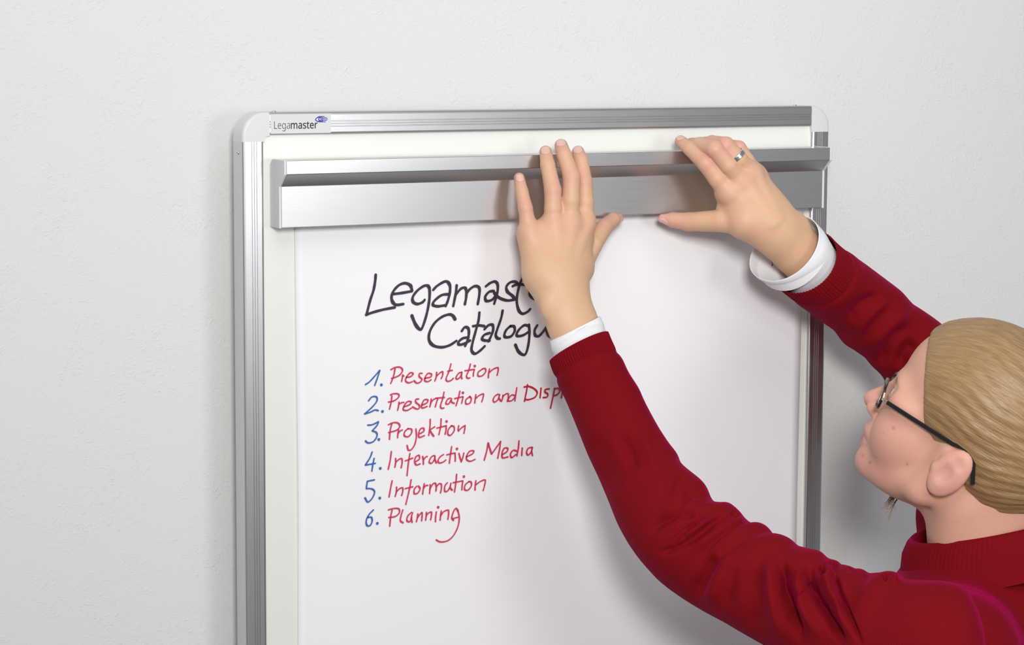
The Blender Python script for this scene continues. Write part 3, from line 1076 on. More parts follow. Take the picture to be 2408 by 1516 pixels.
# ------------------------------------------------------------------ the person's frame of reference
H3 = np.array([-0.784, 0.6205, 0.0])            # the way she faces
L3 = np.array([-0.6205, -0.784, 0.0])           # her left, towards us
Z3 = np.array([0.0, 0.0, 1.0])
TILT = math.radians(28)
TURN = math.radians(12)                         # head turned a little towards the board
HH = math.cos(TURN) * H3 - math.sin(TURN) * L3
HL = math.cos(TURN) * L3 + math.sin(TURN) * H3
HF = math.cos(TILT) * HH + math.sin(TILT) * Z3
HU = -math.sin(TILT) * HH + math.cos(TILT) * Z3
HM = np.array([HF, HL, HU])
HO = at(2033, 931, -0.295) - 0.1075 * HF + 0.0200 * HU
NB = np.array([0.6402, -0.3600, ZT - 0.4418])    # base of the neck


def hw(x, y, z):
    return HO + np.array([x, y, z]) * 0.001 @ HM


def hl(P):
    return (np.asarray(P) - HO) @ HM.T


NKB = NB - 0.018 * H3 - 0.030 * Z3                # lower end of the neck
NKR = NB - 0.036 * H3 - 0.006 * Z3

person = empty('person', (float(NB[0]), float(NB[1]), 0.0),
               'woman in a red sweater and glasses pressing the clamp rail with both hands', 'person')

# ------------------------------------------------------------------ head (modelled in its own axes, millimetres)
print('head')
hf = Field((-0.155, -0.098, -0.175), (0.125, 0.098, 0.128), 0.0016)


def mm(*v):
    return np.array(v, float) * 0.001


hf.ell(mm(-6, 0, 42), mm(92, 72, 72), None, 0.010)
hf.ell(mm(36, 0, -18), mm(50, 57, 70), None, 0.020)
hf.ell(mm(34, 0, -52), mm(44, 44, 34), None, 0.012)
for s in (1, -1):
    hf.cone(mm(62, 14 * s, -74), mm(6, 47 * s, -58), .0130, .0130, 0.014)
    hf.cone(mm(6, 47 * s, -58), mm(-2, 57 * s, -10), .0130, .0120, 0.014)
    hf.ell(mm(53, 35 * s, -26), mm(27, 22, 30), None, 0.012)
    hf.ell(mm(74, 20 * s, 19), mm(13, 23, 8), None, 0.012)
    hf.ell(mm(58, 46 * s, 4), mm(20, 14, 12), None, 0.012)
hf.ell(mm(30, 0, -70), mm(36, 36, 17), None, 0.012)
hf.ell(mm(70, 0, -74), mm(16, 21, 14), None, 0.008)
hf.ell(mm(66, 0, -64), mm(19, 24, 15), None, 0.006)
hf.ell(mm(68, 0, -42), mm(22.5, 29, 19), None, 0.008)
hf.cone(mm(-36, 0, -55), hl(NKB), .046, .052, 0.022)
hf.cone(mm(-54, 0, -20), hl(NKR), .040, .045, 0.020)
for s in (1, -1):      # muscle from the ear to the collar bone
    hf.cone(mm(-18, 46 * s, -40), hl(NKB + 0.018 * s * L3 + 0.034 * H3), .010, .012, 0.014)
for s in (1, -1):
    hf.ell(mm(87, 30 * s, 8), mm(12, 15, 10), None, 0.010, 's')
    hf.ell(mm(70.5, 31 * s, 8), mm(13.4, 13.4, 13.4), None, 0.003)
    hf.ell(mm(84, 31 * s, 8.5), mm(7, 12.5, 4.2), None, 0.0015, 's')
hf.cone(mm(82, 0, 10), mm(98, 0, -15), .0062, .0078, 0.009)
hf.ell(mm(99.6, 0, -19), mm(8.3, 8.0, 7.0), None, 0.005)
hf.cone(mm(98, 0, -23), mm(88, 0, -29), .0042, .0045, 0.005)
for s in (1, -1):
    hf.ell(mm(88.5, 11.5 * s, -22.8), mm(11.0, 6.2, 8.2), None, 0.006)
    hf.ell(mm(97.0, 7.5 * s, -28.5), mm(6.2, 3.4, 4.6), None, 0.002, 's')
hf.ell(mm(81.5, 0, -45.0), mm(10.5, 20, 6.2), None, 0.005)
hf.ell(mm(79.6, 0, -57.0), mm(10.2, 17, 5.6), None, 0.004)
for s in (1, -1):
    hf.cone(mm(93, 0, -51.0), mm(90, 8 * s, -51.3), .0012, .0012, 0.0016, 's')
    hf.cone(mm(90, 8 * s, -51.3), mm(78, 25 * s, -55), .0014, .0010, 0.0018, 's')
    # fold from the nose wing past the mouth
    hf.cone(mm(86, 17 * s, -24), mm(80, 27 * s, -42), .0016, .0010, 0.004, 's')
    # ear
    EM = np.array([[.97, 0, .24], [0, 1, 0], [-.24, 0, .97]])
    hf.ell(mm(-12, 69 * s, -24), mm(17, 7.5, 28), EM, 0.004)
    hf.ell(mm(-8, 78 * s, -26), mm(8, 5.5, 13), EM, 0.003, 's')
    hf.ell(mm(-15, 78 * s, -10), mm(9, 4.0, 7), EM, 0.003, 's')
    hf.ell(mm(4, 67 * s, -26), mm(4, 5, 5), None, 0.004)
HV, HFc = hf.mesh()
HV = smooth_verts(HV, HFc, 2, 0.5)


def gm(V, c, r):
    q = (V - np.array(c) * 0.001) / (np.array(r) * 0.001)
    return np.exp(-(q * q).sum(1))


h_lips = np.clip(1.5 * gm(HV, (92, 0, -47), (7, 17, 2.6)) + 1.6 * gm(HV, (89, 0, -56), (8, 15, 3.4)), 0, 1)
h_red = np.clip(0.9 * gm(HV, (103, 0, -20), (12, 14, 12)) + 0.30 * gm(HV, (60, 48, -30), (30, 20, 26))
                + 0.45 * gm(HV, (60, 48, -62), (30, 30, 14)) + 0.4 * gm(HV, (75, 0, -80), (20, 20, 12)) + 0.6 * gm(HV, (-12, 74, -24), (14, 10, 26)) + 0.62, 0, 1)
h_mole = np.zeros(len(HV))
for px, py, r in ((2101, 1006, 2.0), (2133.5, 1091, 2.0), (2029, 1071, 1.7), (2046, 1087, 2.2), (2060, 1074, 1.2), (2078, 1018, 1.0), (2036, 1046, 1.6), (2075, 1042, 0.9)):
    d = RT * (px - 1204) / FPX - UP * (py - 758) / FPX + FW
    d = d / np.linalg.norm(d)
    W_ = HO + HV @ HM
    q = W_ - CAM
    tt = q @ d
    perp = np.linalg.norm(q - tt[:, None] * d, axis=1)
    front = tt < (tt[perp < 0.004].min() + 0.012 if (perp < 0.004).any() else 9)
    h_mole = np.maximum(h_mole, np.exp(-(perp / (r * 0.0007)) ** 2) * front * 0.6)
HVW = HO + HV @ HM

# ------------------------------------------------------------------ course of the two sleeves (left px, right px, depth, tilt)
def stations(text):
    return np.array([[float(q) for q in r.split(',')] for r in text.split()])


LS = stations('''1291,847,1430,777,-0.126,18 1297,869,1441,804,-0.128,18 1312,899,1458,838,-0.131,16 1322,923,1473,866,-0.135,14 1334,950,1489,892,-0.140,10
1347,981,1504,915,-0.146,6 1360,1013,1515,942,-0.153,2 1382,1069,1545,998,-0.168,0 1395,1096,1560,1022,-0.176,0 1408,1124,1576,1046,-0.184,0 1420,1152,1594,1068,-0.193,0
1431,1178,1600,1087,-0.202,0 1442,1206,1616,1103,-0.211,0 1453,1233,1634,1117,-0.220,0 1463,1252,1650,1130,-0.228,0 1474,1272,1662,1144,-0.236,0 1487,1292,1671,1168,-0.244,0
1500,1310,1683,1183,-0.251,0 1514,1327,1697,1183,-0.257,0 1530,1345,1712,1180,-0.262,0 1545,1361,1727,1190,-0.266,0 1560,1374,1741,1203,-0.271,0 1575,1386,1753,1219,-0.276,0
1591,1397,1771,1232,-0.282,0 1607,1408,1786,1230,-0.288,0 1623,1418,1801,1235,-0.294,0 1638,1427,1812,1246,-0.300,0 1652,1435,1821,1260,-0.306,0 1668,1444,1835,1259,-0.313,0
1685,1453,1850,1262,-0.320,0 1702,1462,1864,1270,-0.327,0 1720,1473,1878,1284,-0.334,0 1742,1486,1895,1288,-0.342,0 1765,1499,1913,1292,-0.350,0 1786,1511,1930,1295,-0.357,0
1802,1520,1942,1308,-0.363,0 1820,1531,1955,1315,-0.369,0 1838,1542,1968,1317,-0.375,0 1856,1553,1978,1327,-0.381,0 1876,1565,1990,1328,-0.388,0 1895,1576,2003,1332,-0.395,0
1915,1588,2013,1337,-0.401,0 1936,1599,2026,1336,-0.408,0 1960,1612,2041,1347,-0.416,0 1985,1625,2062,1346,-0.424,0 2008,1637,2078,1345,-0.432,0 2030,1648,2092,1341,-0.440,0
2052,1659,2108,1347,-0.448,0 2075,1670,2123,1361,-0.456,0 2110,1690,2150,1363,-0.468,0 2150,1710,2185,1364,-0.480,0 2195,1730,2222,1366,-0.490,0 2240,1735,2262,1376,-0.498,0 2285,1690,2295,1420,-0.506,0 2312,1620,2316,1490,-0.510,0''')

RS = stations('''1831,678,1949,551,-0.122,-18 1840,687,1960,563,-0.121,-18 1853,697,1975,577,-0.119,-17 1867,708,1990,589,-0.117,-15 1882,718,2005,600,-0.116,-12
1901,733,2023,612,-0.114,-8 1918,747,2040,624,-0.113,-4 1934,758,2056,636,-0.112,0 1950,769,2072,648,-0.111,0 1964,779,2088,660,-0.110,0 1975,794,2104,672,-0.110,0
1987,810,2119,684,-0.110,0 2003,819,2133,700,-0.109,0 2020,831,2146,714,-0.109,0 2037,843,2162,724,-0.109,0 2050,860,2180,736,-0.110,0 2065,874,2200,750,-0.111,0
2078,888,2222,768,-0.113,0 2088,910,2245,788,-0.116,0 2096,935,2268,815,-0.121,0 2106,965,2290,850,-0.128,0 2118,1000,2308,895,-0.138,0 2130,1040,2322,945,-0.150,0
2142,1085,2332,1005,-0.165,0 2152,1130,2340,1070,-0.180,0 2162,1180,2345,1140,-0.195,0 2172,1240,2350,1220,-0.205,0 2195,1285,2335,1270,-0.212,0 2235,1310,2295,1305,-0.216,0''')

# ------------------------------------------------------------------ the rest of the body, under the clothes
print('body')
SHL = NB + 0.150 * L3 - 0.065 * Z3 + 0.01 * H3
SHR = NB - 0.145 * L3 - 0.060 * Z3 - 0.010 * H3
EL_L = at(1590, 1275, -0.262)
EL_R = at(2225, 835, -0.112)
PEL = NB - 0.52 * Z3 - 0.14 * H3
bl, bh = np.array([0.20, -0.80, -0.01]), np.array([1.05, 0.0, ZT])
bf = Field(bl, bh, 0.009)
neck_dir = n3(NKB - hw(-36, 0, -55))
bf.cone(hw(-36, 0, -55), NKB, .046, .052, 0.02)
bf.cone(hw(-54, 0, -20), NKR, .040, .045, 0.020)
bf.cone(NKB, NB - 0.11 * Z3 - 0.01 * H3, .046, .055, 0.03)
bf.flatcone(NB - 0.11 * Z3 - .01 * H3, NB - 0.34 * Z3 - 0.085 * H3, .125, .108, H3, 0.68, 0.03)
bf.flatcone(NB - 0.34 * Z3 - 0.085 * H3, PEL, .108, .150, H3, 0.72, 0.03)
for sg, S_, Wr, ST in ((1, SHL, LW, LS), (-1, SHR, RW, RS)):
    bf.cone(NB - 0.05 * Z3, S_, .045, .040, 0.03)
    arm = [(Wr[3], .0220), (Wr[4], .0222)]
    for r_ in ST[12 if sg > 0 else 7::4]:
        c_ = at((r_[0] + r_[2]) / 2, (r_[1] + r_[3]) / 2, r_[4])
        h_ = math.hypot(r_[2] - r_[0], r_[3] - r_[1]) / 2 * ((c_ - CAM) @ FW) / FPX
        arm.append((c_, min(0.52 * h_, 0.033)))
    arm.append((S_, .038))
    for (a_, ra_), (b_, rb_) in zip(arm[:-1], arm[1:]):
        bf.cone(a_, b_, ra_, rb_, 0.010)
    hip = PEL + sg * 0.085 * L3 - 0.06 * Z3
    kne = PEL + sg * 0.090 * L3 - 0.45 * Z3 + 0.01 * H3
    ank = np.array([kne[0], kne[1], 0.09]) - 0.02 * H3
    bf.cone(hip, kne, .078, .050, 0.03)
    bf.cone(kne, ank, .050, .032, 0.02)
    bf.cone(ank, ank + 0.13 * H3 - 0.055 * Z3, .034, .026, 0.02)
BV, BF = bf.mesh()


def cut_mesh(V, Fc, planes, attrs):
    """keep the side of each plane that its normal points away from; returns a bmesh"""
    bm = bmesh.new()
    me = bpy.data.meshes.new('tmp')
    me.from_pydata([tuple(v) for v in V], [], Fc.tolist())
    for n_, a in attrs.items():
        at2 = me.attributes.new(n_, 'FLOAT', 'POINT')
        at2.data.foreach_set('value', a.astype(np.float32))
    bm.from_mesh(me)
    bpy.data.meshes.remove(me)
    for c, n_, near in planes:
        if near is None:
            g = list(bm.verts) + list(bm.edges) + list(bm.faces)
            bmesh.ops.bisect_plane(bm, geom=g, plane_co=Vector(c), plane_no=Vector(n_), clear_outer=True)
        else:
            vs = set(v for v in bm.verts if (v.co - Vector(c)).length < near)
            fs = [f for f in bm.faces if all(v in vs for v in f.verts)]
            es = set(e for f in fs for e in f.edges)
            vv = set(v for f in fs for v in f.verts)
            bmesh.ops.bisect_plane(bm, geom=list(vv) + list(es) + fs, plane_co=Vector(c), plane_no=Vector(n_))
            kill = [f for f in bm.faces if (f.calc_center_median() - Vector(c)).length < near and
                    (f.calc_center_median() - Vector(c)).dot(Vector(n_)) > 0]
            bmesh.ops.delete(bm, geom=kill, context='FACES')
    return bm


# planes where the finer hands and head are stitched onto the body (all under clothing)
NC, NN = 0.14 * hw(-36, 0, -55) + 0.86 * NKB, neck_dir
zero = lambda V: np.zeros(len(V))
pieces = [
    cut_mesh(LHV, LHF, [(LC, LN, None)], dict(redness=LHR, lips=zero(LHV), moles=zero(LHV))),
    cut_mesh(RHV, RHF, [(RC, RN, None)], dict(redness=RHR, lips=zero(RHV), moles=zero(RHV))),
    cut_mesh(HVW, HFc, [(NC, NN, None)], dict(redness=h_red, lips=h_lips, moles=h_mole)),
    cut_mesh(BV, BF, [(LC + LN * 0.002, -LN, 0.075), (RC + RN * 0.002, -RN, 0.075), (NC + NN * 0.003, -NN, 0.115)],
             dict(redness=zero(BV), lips=zero(BV), moles=zero(BV))),
]
me = bpy.data.meshes.new('body')
bmj = bmesh.new()
for pc in pieces:
    t_ = bpy.data.meshes.new('t')
    # keep only the largest island of each piece
    seen = set(); best = []
    for v in pc.verts:
        if v in seen: continue
        st = [v]; seen.add(v); isl = [v]
        while st:
            a = st.pop()
            for e in a.link_edges:
                b = e.other_vert(a)
                if b not in seen:
                    seen.add(b); st.append(b); isl.append(b)
        if len(isl) > len(best): best = isl
    bs = set(best)
    bmesh.ops.delete(pc, geom=[v for v in pc.verts if v not in bs], context='VERTS')
    pc.to_mesh(t_)
    bmj.from_mesh(t_)
    bpy.data.meshes.remove(t_)
    pc.free()
be = [e for e in bmj.edges if e.is_boundary]
for c in (LC, RC, NC):
    rad = 0.08 if c is not NC else 0.12
    es = [e for e in be if (e.verts[0].co - Vector(c)).length < rad]
    try:
        bmesh.ops.bridge_loops(bmj, edges=es)
    except Exception as ex:
        print('bridge', ex, len(es))
print('open edges left', sum(1 for e in bmj.edges if e.is_boundary))
bmesh.ops.recalc_face_normals(bmj, faces=bmj.faces)
off_ = origin(person)
for v in bmj.verts:
    v.co -= off_
bmj.to_mesh(me)
bmj.free()
me.materials.append(M_SKIN)
me.polygons.foreach_set('use_smooth', [True] * len(me.polygons))
body = bpy.data.objects.new('body', me)
COL.objects.link(body)
body.parent = person


# ------------------------------------------------------------------ fingernails
def nail(c, a, n, R, length, half, parent, drop=0.6):
    """plate lying on the back of a fingertip: centre c on the finger's axis, a along it, n outwards"""
    a = n3(a); n = n3(np.array(n) - (np.array(n) @ a) * a); s = np.cross(a, n)
    nu, nv = 10, 12
    V, Fc = [], []
    for j in range(nv + 1):
        v = -1 + 2 * j / nv
        wv = (1 - abs(v) ** 3.2) ** (1 / 3.2) * 0.30 + 0.70 if v < 0 else 1.0 - 0.10 * v ** 2
        if v < 0: wv = math.sqrt(max(0.34, 1 - abs(v) ** 3.0))
        for i in range(nu + 1):
            u = -1 + 2 * i / nu
            ph = u * half * wv
            vv = v - (0.22 * u * u if v > 0 else -0.30 * u * u) * abs(v)
            r = R(vv) + 0.00022
            V.append(c + a * vv * length / 2 + (n * math.cos(ph) + s * math.sin(ph)) * r)
    for j in range(nv):
        for i in range(nu):
            b = j * (nu + 1) + i
            Fc.append((b, b + 1, b + nu + 2, b + nu + 1))
    o = mk('fingernail', V, Fc, M_NAIL, parent, True)
    sd = o.modifiers.new('thick', 'SOLIDIFY'); sd.thickness = 0.00025; sd.offset = 0
    return o


def add_nail(H, key, n, length=0.0104, half=0.82, shift=0.0):
    pts, rad = H[key]
    T, D = pts[4], pts[3]
    a = n3(T - D)
    c = T + a * (-0.0026 + shift)
    seg = np.linalg.norm(T - D)
    def R(v):
        x = -0.0026 + shift + v * length / 2
        if x <= 0:
            return rad[4] + (rad[3] - rad[4]) * min(1, -x / seg)
        return math.sqrt(max(rad[4] ** 2 - 0.80 * x * x, 1e-8))
    nail(c, a, n, R, length, half, body)


for k_, n_ in (('pinky', -FW + 0.10 * RT), ('ring', -FW), ('middle', -FW + 0.05 * RT), ('index', -FW + 0.0 * RT)):
    add_nail(LH, k_, n_, 0.0108 if k_ != 'pinky' else 0.0092)
add_nail(LH, 'thumb', -UP * 0.8 + RT * 0.6 - FW * 0.15, 0.0120, 0.95, 0.001)
add_nail(RH, 'index', UP * 0.85 - FW * 0.75, 0.0100, 0.9, 0.0)
for k_ in ('middle', 'ring', 'pinky'):
    add_nail(RH, k_, UP * 1.0 - FW * 0.3, 0.0095)
add_nail(RH, 'thumb', -UP * 0.9 - RT * 0.2 - FW * 0.55, 0.0150, 0.95, 0.0025)

# finger ring on the right ring finger
pts, rad = RH['ring']
ra_ = n3(pts[2] - pts[1])
rc_ = pts[1] + ra_ * 0.004
R0 = 0.0096
ringo = empty('finger_ring', tuple(rc_), 'plain white gold band on the ring finger of the right hand', 'ring')
n_a = n3(-FW - (-FW @ ra_) * ra_); s_a = np.cross(ra_, n_a)
V, Fc = [], []
S = 48
sec = [(-.0026, .0000), (-.0026, .0011), (-.0020, .0015), (.0020, .0015), (.0026, .0011), (.0026, .0000)]
for i in range(S):
    a = 2 * math.pi * i / S
    d = n_a * math.cos(a) + s_a * math.sin(a)
    for x, h in sec:
        V.append(rc_ + ra_ * x + d * (R0 + h))
ns = len(sec)
Fc = [(i * ns + j, i * ns + (j + 1) % ns, ((i + 1) % S) * ns + (j + 1) % ns, ((i + 1) % S) * ns + j) for i in range(S) for j in range(ns)]
o = mk('band', V, Fc, M_BAND, ringo)
bevel(o, 0.0002, 1)

# ------------------------------------------------------------------ eyes
def sphere(c, r, n=16, m=24, cap=None):
    V, Fc = [], []
    for i in range(n + 1):
        t = math.pi * i / n
        for j in range(m):
            p = 2 * math.pi * j / m
            V.append((math.cos(t), math.sin(t) * math.cos(p), math.sin(t) * math.sin(p)))
    V = np.array(V) * r
    V = c + V @ HM
    for i in range(n):
        for j in range(m):
            Fc.append((i * m + j, i * m + (j + 1) % m, (i + 1) * m + (j + 1) % m, (i + 1) * m + j))
    return V, Fc


for s in (1, -1):
    V, Fc = sphere(hw(70.5, 31 * s, 8), 0.0120)
    e = mk('eye', V, Fc, M_EYE, body, True)
    e.data.materials.append(M_IRIS)
    m_ = 24
    for p in e.data.polygons:
        if p.index < 3 * m_: p.material_index = 1

# ------------------------------------------------------------------ hair
print('hair')
gf = Field((-0.150, -0.105, -0.13), (0.11, 0.105, 0.145), 0.0026)
gf.ell(mm(-8, 0, 42), mm(98, 79, 79), None, 0.010)
gf.ell(mm(-45, 0, 5), mm(62, 66, 60), None, 0.02)
gf.ell(mm(98, 0, -22), mm(76, 104, 98), None, 0.004, 's')
for s in (1, -1):
    gf.ell(mm(-8, 88 * s, -28), mm(27, 24, 33), None, 0.006, 's')
gf.ell(mm(-20, 0, -95), mm(90, 90, 62), None, 0.006, 's')
gf.cone(mm(-100, 0, 5), mm(-122, -6, -10), .020, .016, 0.010)
gf.cone(mm(-122, -6, -10), mm(-132, -12, -60), .017, .018, 0.008)
gf.cone(mm(-132, -12, -60), mm(-126, -18, -110), .018, .012, 0.008)
GV, GF = gf.mesh()
GV = smooth_verts(GV, GF, 2, 0.5)
# combed strands: relief that runs back towards the tie
ang = np.arctan2(GV[:, 1], GV[:, 2] - 0.02)
GN = vnormals(GV, GF)
k0_ = np.minimum(np.sqrt((((GV * 1000 - (98, 0, -22)) / (76, 104, 98)) ** 2).sum(1)),
                 np.sqrt(((((np.abs(GV) * (1, 1, 0) + GV * (0, 0, 1)) * 1000 - (8, 88, -28)) / (36, 30, 38)) ** 2).sum(1)))
fade = np.clip((k0_ - 1.03) / 0.15, 0, 1)
st = fade * np.sin(ang * 46 + 3 * np.sin(GV[:, 0] * 60)) * 0.0006 + fade * np.sin(ang * 17 + 1.3) * 0.0006
GV = GV + GN * st[:, None]
hair = mk('hair', HO + GV @ HM, GF, M_HAIR, body, True)
uvl = hair.data.uv_layers.new(name='UVMap')
vi = np.zeros(len(hair.data.loops), dtype=np.int32)
hair.data.loops.foreach_get('vertex_index', vi)
UVv = np.stack([GV[:, 0], ang * 0.07], 1)
uvl.data.foreach_set('uv', UVv[vi].astype(np.float32).ravel())


def strand_mesh(paths, rad0):
    V, Fc, UVs = [], [], []
    for si, P in enumerate(paths):
        C = catmull(P, 6)
        n = len(C)
        T = np.gradient(C, axis=0); T /= np.linalg.norm(T, axis=1)[:, None]
        b = len(V)
        for i in range(n):
            r = rad0 * (1 - 0.85 * i / (n - 1))
            s_ = n3(np.cross(T[i], FW)); q_ = np.cross(s_, T[i])
            for k_ in range(5):
                a = 2 * math.pi * k_ / 5
                V.append(C[i] + r * (s_ * math.cos(a) + q_ * math.sin(a)))
                UVs.append((i / n * 0.05, si * 0.011))
        for i in range(n - 1):
            for k_ in range(5):
                Fc.append((b + i * 5 + k_, b + i * 5 + (k_ + 1) % 5, b + (i + 1) * 5 + (k_ + 1) % 5, b + (i + 1) * 5 + k_))
    return V, Fc


r_ = random.Random(5)
paths = []
for i in range(46):       # the loose end that hangs behind the throat
    u, v = r_.gauss(0, 1), r_.gauss(0, 1)
    Yd = -0.305 + 0.004 * u
    ex, ey = 2078 + 12 * abs(v) + 3 * u, 1188 + 4 * v + (6 if i % 3 else -2)
    paths.append([at(2135 + 6 * u, 1158 + 5 * v, Yd - 0.01), at(2117 + 3 * u, 1160 + 3.0 * v, Yd), at(2098 + 3 * u, 1169 + 3 * v, Yd), at(ex, ey, Yd)])
for i in range(7):
    u = r_.gauss(0, 1)
    paths.append([at(2130, 1162, -0.31), at(2112, 1172 + u, -0.305), at(2098 + 2 * u, 1195, -0.305), at(2086 + 6 * u, 1222 + 10 * u, -0.305)])
V, Fc = strand_mesh(paths, 0.00042)
hs = mk('loose_hair', V, Fc, M_HAIR, body, True)
hs['kind'] = 'stuff'
paths = []
for i in range(12):       # lashes
    u = i / 11
    b = hw(82.5 - 5 * (2 * u - 1) ** 2, 31 + 11 * (2 * u - 1), 11.5 - 2 * (2 * u - 1) ** 2)
    paths.append([b, b + HF * 0.004 + HU * 0.0005, b + HF * 0.007 + HU * 0.003])
V, Fc = strand_mesh(paths, 0.00012)
hs = mk('loose_hair', V, Fc, M_HAIR, body, True)
hs['kind'] = 'stuff'

# ------------------------------------------------------------------ glasses
glasses = empty('glasses', tuple(hw(88, 0, 0)), 'narrow black-rimmed glasses with pale hinges on her face', 'glasses')


def bar(path, w, h, up, matl, name, parent, closed=False):
    """rectangular section swept along a path, h along up"""
    P = np.asarray(path)
    n = len(P)
    V, Fc = [], []
    for i in range(n):
        t = (P[(i + 1) % n] - P[(i - 1) % n]) if closed else (P[min(i + 1, n - 1)] - P[max(i - 1, 0)])
        t = n3(t)
        u = n3(np.array(up(i)) - (np.array(up(i)) @ t) * t)
        s = np.cross(t, u)
        for a, b in ((-1, -1), (1, -1), (1, 1), (-1, 1)):
            V.append(P[i] + s * a * w / 2 + u * b * h / 2)
    m_ = n if closed else n - 1
    for i in range(m_):
        for k_ in range(4):
            Fc.append((i * 4 + k_, i * 4 + (k_ + 1) % 4, ((i + 1) % n) * 4 + (k_ + 1) % 4, ((i + 1) % n) * 4 + k_))
    if not closed:
        Fc += [(3, 2, 1, 0), tuple(range((n - 1) * 4, n * 4))]
    o = mk(name, V, Fc, matl, parent)
    bevel(o, min(w, h) * 0.25, 2)
    return o


for s in (1, -1):
    ctr = (-0.5, 0)
    pts_ = []
    for i in range(36):
        a = 2 * math.pi * i / 36
        ca, sa = math.cos(a), math.sin(a)
        yy = 33 + 24.5 * np.sign(ca) * abs(ca) ** 0.55
        zz = 0.6 + 12.5 * np.sign(sa) * abs(sa) ** 0.6
        xx = 92.0 - 0.0040 * (yy - 8) ** 2 + 0.13 * zz
        pts_.append(hw(xx, yy * s, zz))
    top = bar(pts_, 0.0017, 0.0026, lambda i: HF, M_BLKPL, 'rim', glasses, True)
    V = [p for p in pts_] + [sum(pts_) / len(pts_)]
    Fc = [(i, (i + 1) % 36, 36) for i in range(36)]
    ln = mk('lens', V, Fc, M_GLASS, glasses, True)
    sd = ln.modifiers.new('thick', 'SOLIDIFY'); sd.thickness = 0.0014; sd.offset = 0
    bar([hw(83.0, 57.3 * s, 8), hw(82.0, 58.6 * s, 5), hw(81.0, 59.3 * s, 1)], 0.0013, 0.0018, lambda i: HF, M_CREAM, 'end_piece', glasses)
    bar([hw(82, 59.3 * s, 2.2), hw(79, 60.6 * s, 2.2), hw(75.0, 61.6 * s, 2.1)], 0.0018, 0.0030, lambda i: HU, M_GOLD, 'hinge', glasses)
    tp = [hw(x, (61.5 + 7.5 * math.sin((76 - x) / 86 * 1.5)) * s, 2.0 + 0.06 * (76 - x) / 10) for x in (76, 60, 44, 28, 12, 0)] + \
         [hw(-14, 69.5 * s, 5), hw(-27, 69 * s, -4), hw(-36, 68 * s, -22)]
    bar(tp, 0.0018, 0.0042, lambda i: HU, M_BLKPL, 'temple_arm', glasses)
bar([hw(92.5, 10, 3), hw(95.5, 4, 5), hw(95.5, -4, 5), hw(92.5, -10, 3)], 0.0022, 0.0026, lambda i: HF, M_BLKPL, 'bridge', glasses)

# ------------------------------------------------------------------ clothes: swept sleeves
def tube(ST, ratio, nu, per, disp=None, soft=0, turn=120):
    """sleeve swept through stations (left px, right px, depth, tilt px, flatten); returns verts, quads, uv, (s, theta)"""
    C = catmull(ST, per)
    if soft:
        K_ = np.exp(-(np.arange(-9, 10) / soft) ** 2); K_ /= K_.sum()
        Cp = np.vstack([C[:1]] * 9 + [C] + [C[-1:]] * 9)
        C = np.stack([np.convolve(Cp[:, j], K_, 'valid') for j in range(C.shape[1])], 1)
    n = len(C)
    ctr, e1, tl = [], [], []
    for r in C:
        mx, my = (r[0] + r[2]) / 2, (r[1] + r[3]) / 2
        c = at(mx, my, r[4])
        z = (c - CAM) @ FW
        dx, dy = (r[2] - r[0]) / 2, (r[3] - r[1]) / 2
        ctr.append(c); e1.append((dx * RT - dy * UP) * z / FPX); tl.append(r[5] * z / FPX)
    ctr = np.array(ctr); e1 = np.array(e1)
    T = np.gradient(ctr, axis=0)
    for _ in range(turn):
        T[1:-1] = (T[:-2] + T[1:-1] * 2 + T[2:]) / 4
    T /= np.linalg.norm(T, axis=1)[:, None]
    s = np.concatenate([[0], np.cumsum(np.linalg.norm(np.diff(ctr, axis=0), axis=1))])
    V, UV, par = [], [], []
    for i in range(n):
        r = np.linalg.norm(e1[i]); a = e1[i] / r
        vd = n3(ctr[i] - CAM)
        e2 = n3(np.cross(a, T[i]))
        if e2 @ vd > 0: e2 = -e2                       # towards the viewer
        t_img = T[i] - (T[i] @ vd) * vd
        e2v = e2 * r * ratio - n3(t_img) * tl[i]
        for k in range(nu):
            th = 2 * math.pi * k / nu
            V.append(ctr[i] + e1[i] * math.cos(th) + e2v * math.sin(th))
            UV.append((th * r, s[i])); par.append((s[i], th))
    V = np.array(V); par = np.array(par)
    Fc = []
    for i in range(n - 1):
        for k in range(nu):
            Fc.append((i * nu + k, i * nu + (k + 1) % nu, (i + 1) * nu + (k + 1) % nu, (i + 1) * nu + k))
    Fc = np.array(Fc)
    N = vnormals(V, Fc)
    cen = np.repeat(ctr, nu, axis=0)
    sg = np.sign(((V - cen) * N).sum(1).mean())
    N = N * sg
    if disp is not None:
        V = V + N * disp(V, N, par)[:, None]
    return V, Fc, np.array(UV), par, N, n, nu


def hem(V, Fc, UV, N, nu, t, depth=4):
    """turn the first ring inwards so that the sleeve has a thick rolled edge"""
    b = len(V)
    add, uv = [], []
    r0, r1 = V[:nu], V[nu:2 * nu]
    d = (r1 - r0); d /= np.linalg.norm(d, axis=1)[:, None] + 1e-9
    n0 = N[:nu]
    steps = [(-0.35 * t, -0.3 * t), (-1.0 * t, 0.0), (-1.3 * t, 2 * t)] + [(-1.5 * t, q * t) for q in (6, 12, 20)][:depth]
    for on, od in steps:
        add.append(r0 + n0 * on + d * od); uv.append(UV[:nu])
    A = np.vstack(add)
    F2 = []
    prev = np.arange(nu)
    for j in range(len(steps)):
        cur = b + j * nu + np.arange(nu)
        for k in range(nu):
            F2.append((cur[k], cur[(k + 1) % nu], prev[(k + 1) % nu], prev[k]))
        prev = cur
    return np.vstack([V, A]), np.vstack([Fc, np.array(F2)]), np.vstack([UV] + uv)


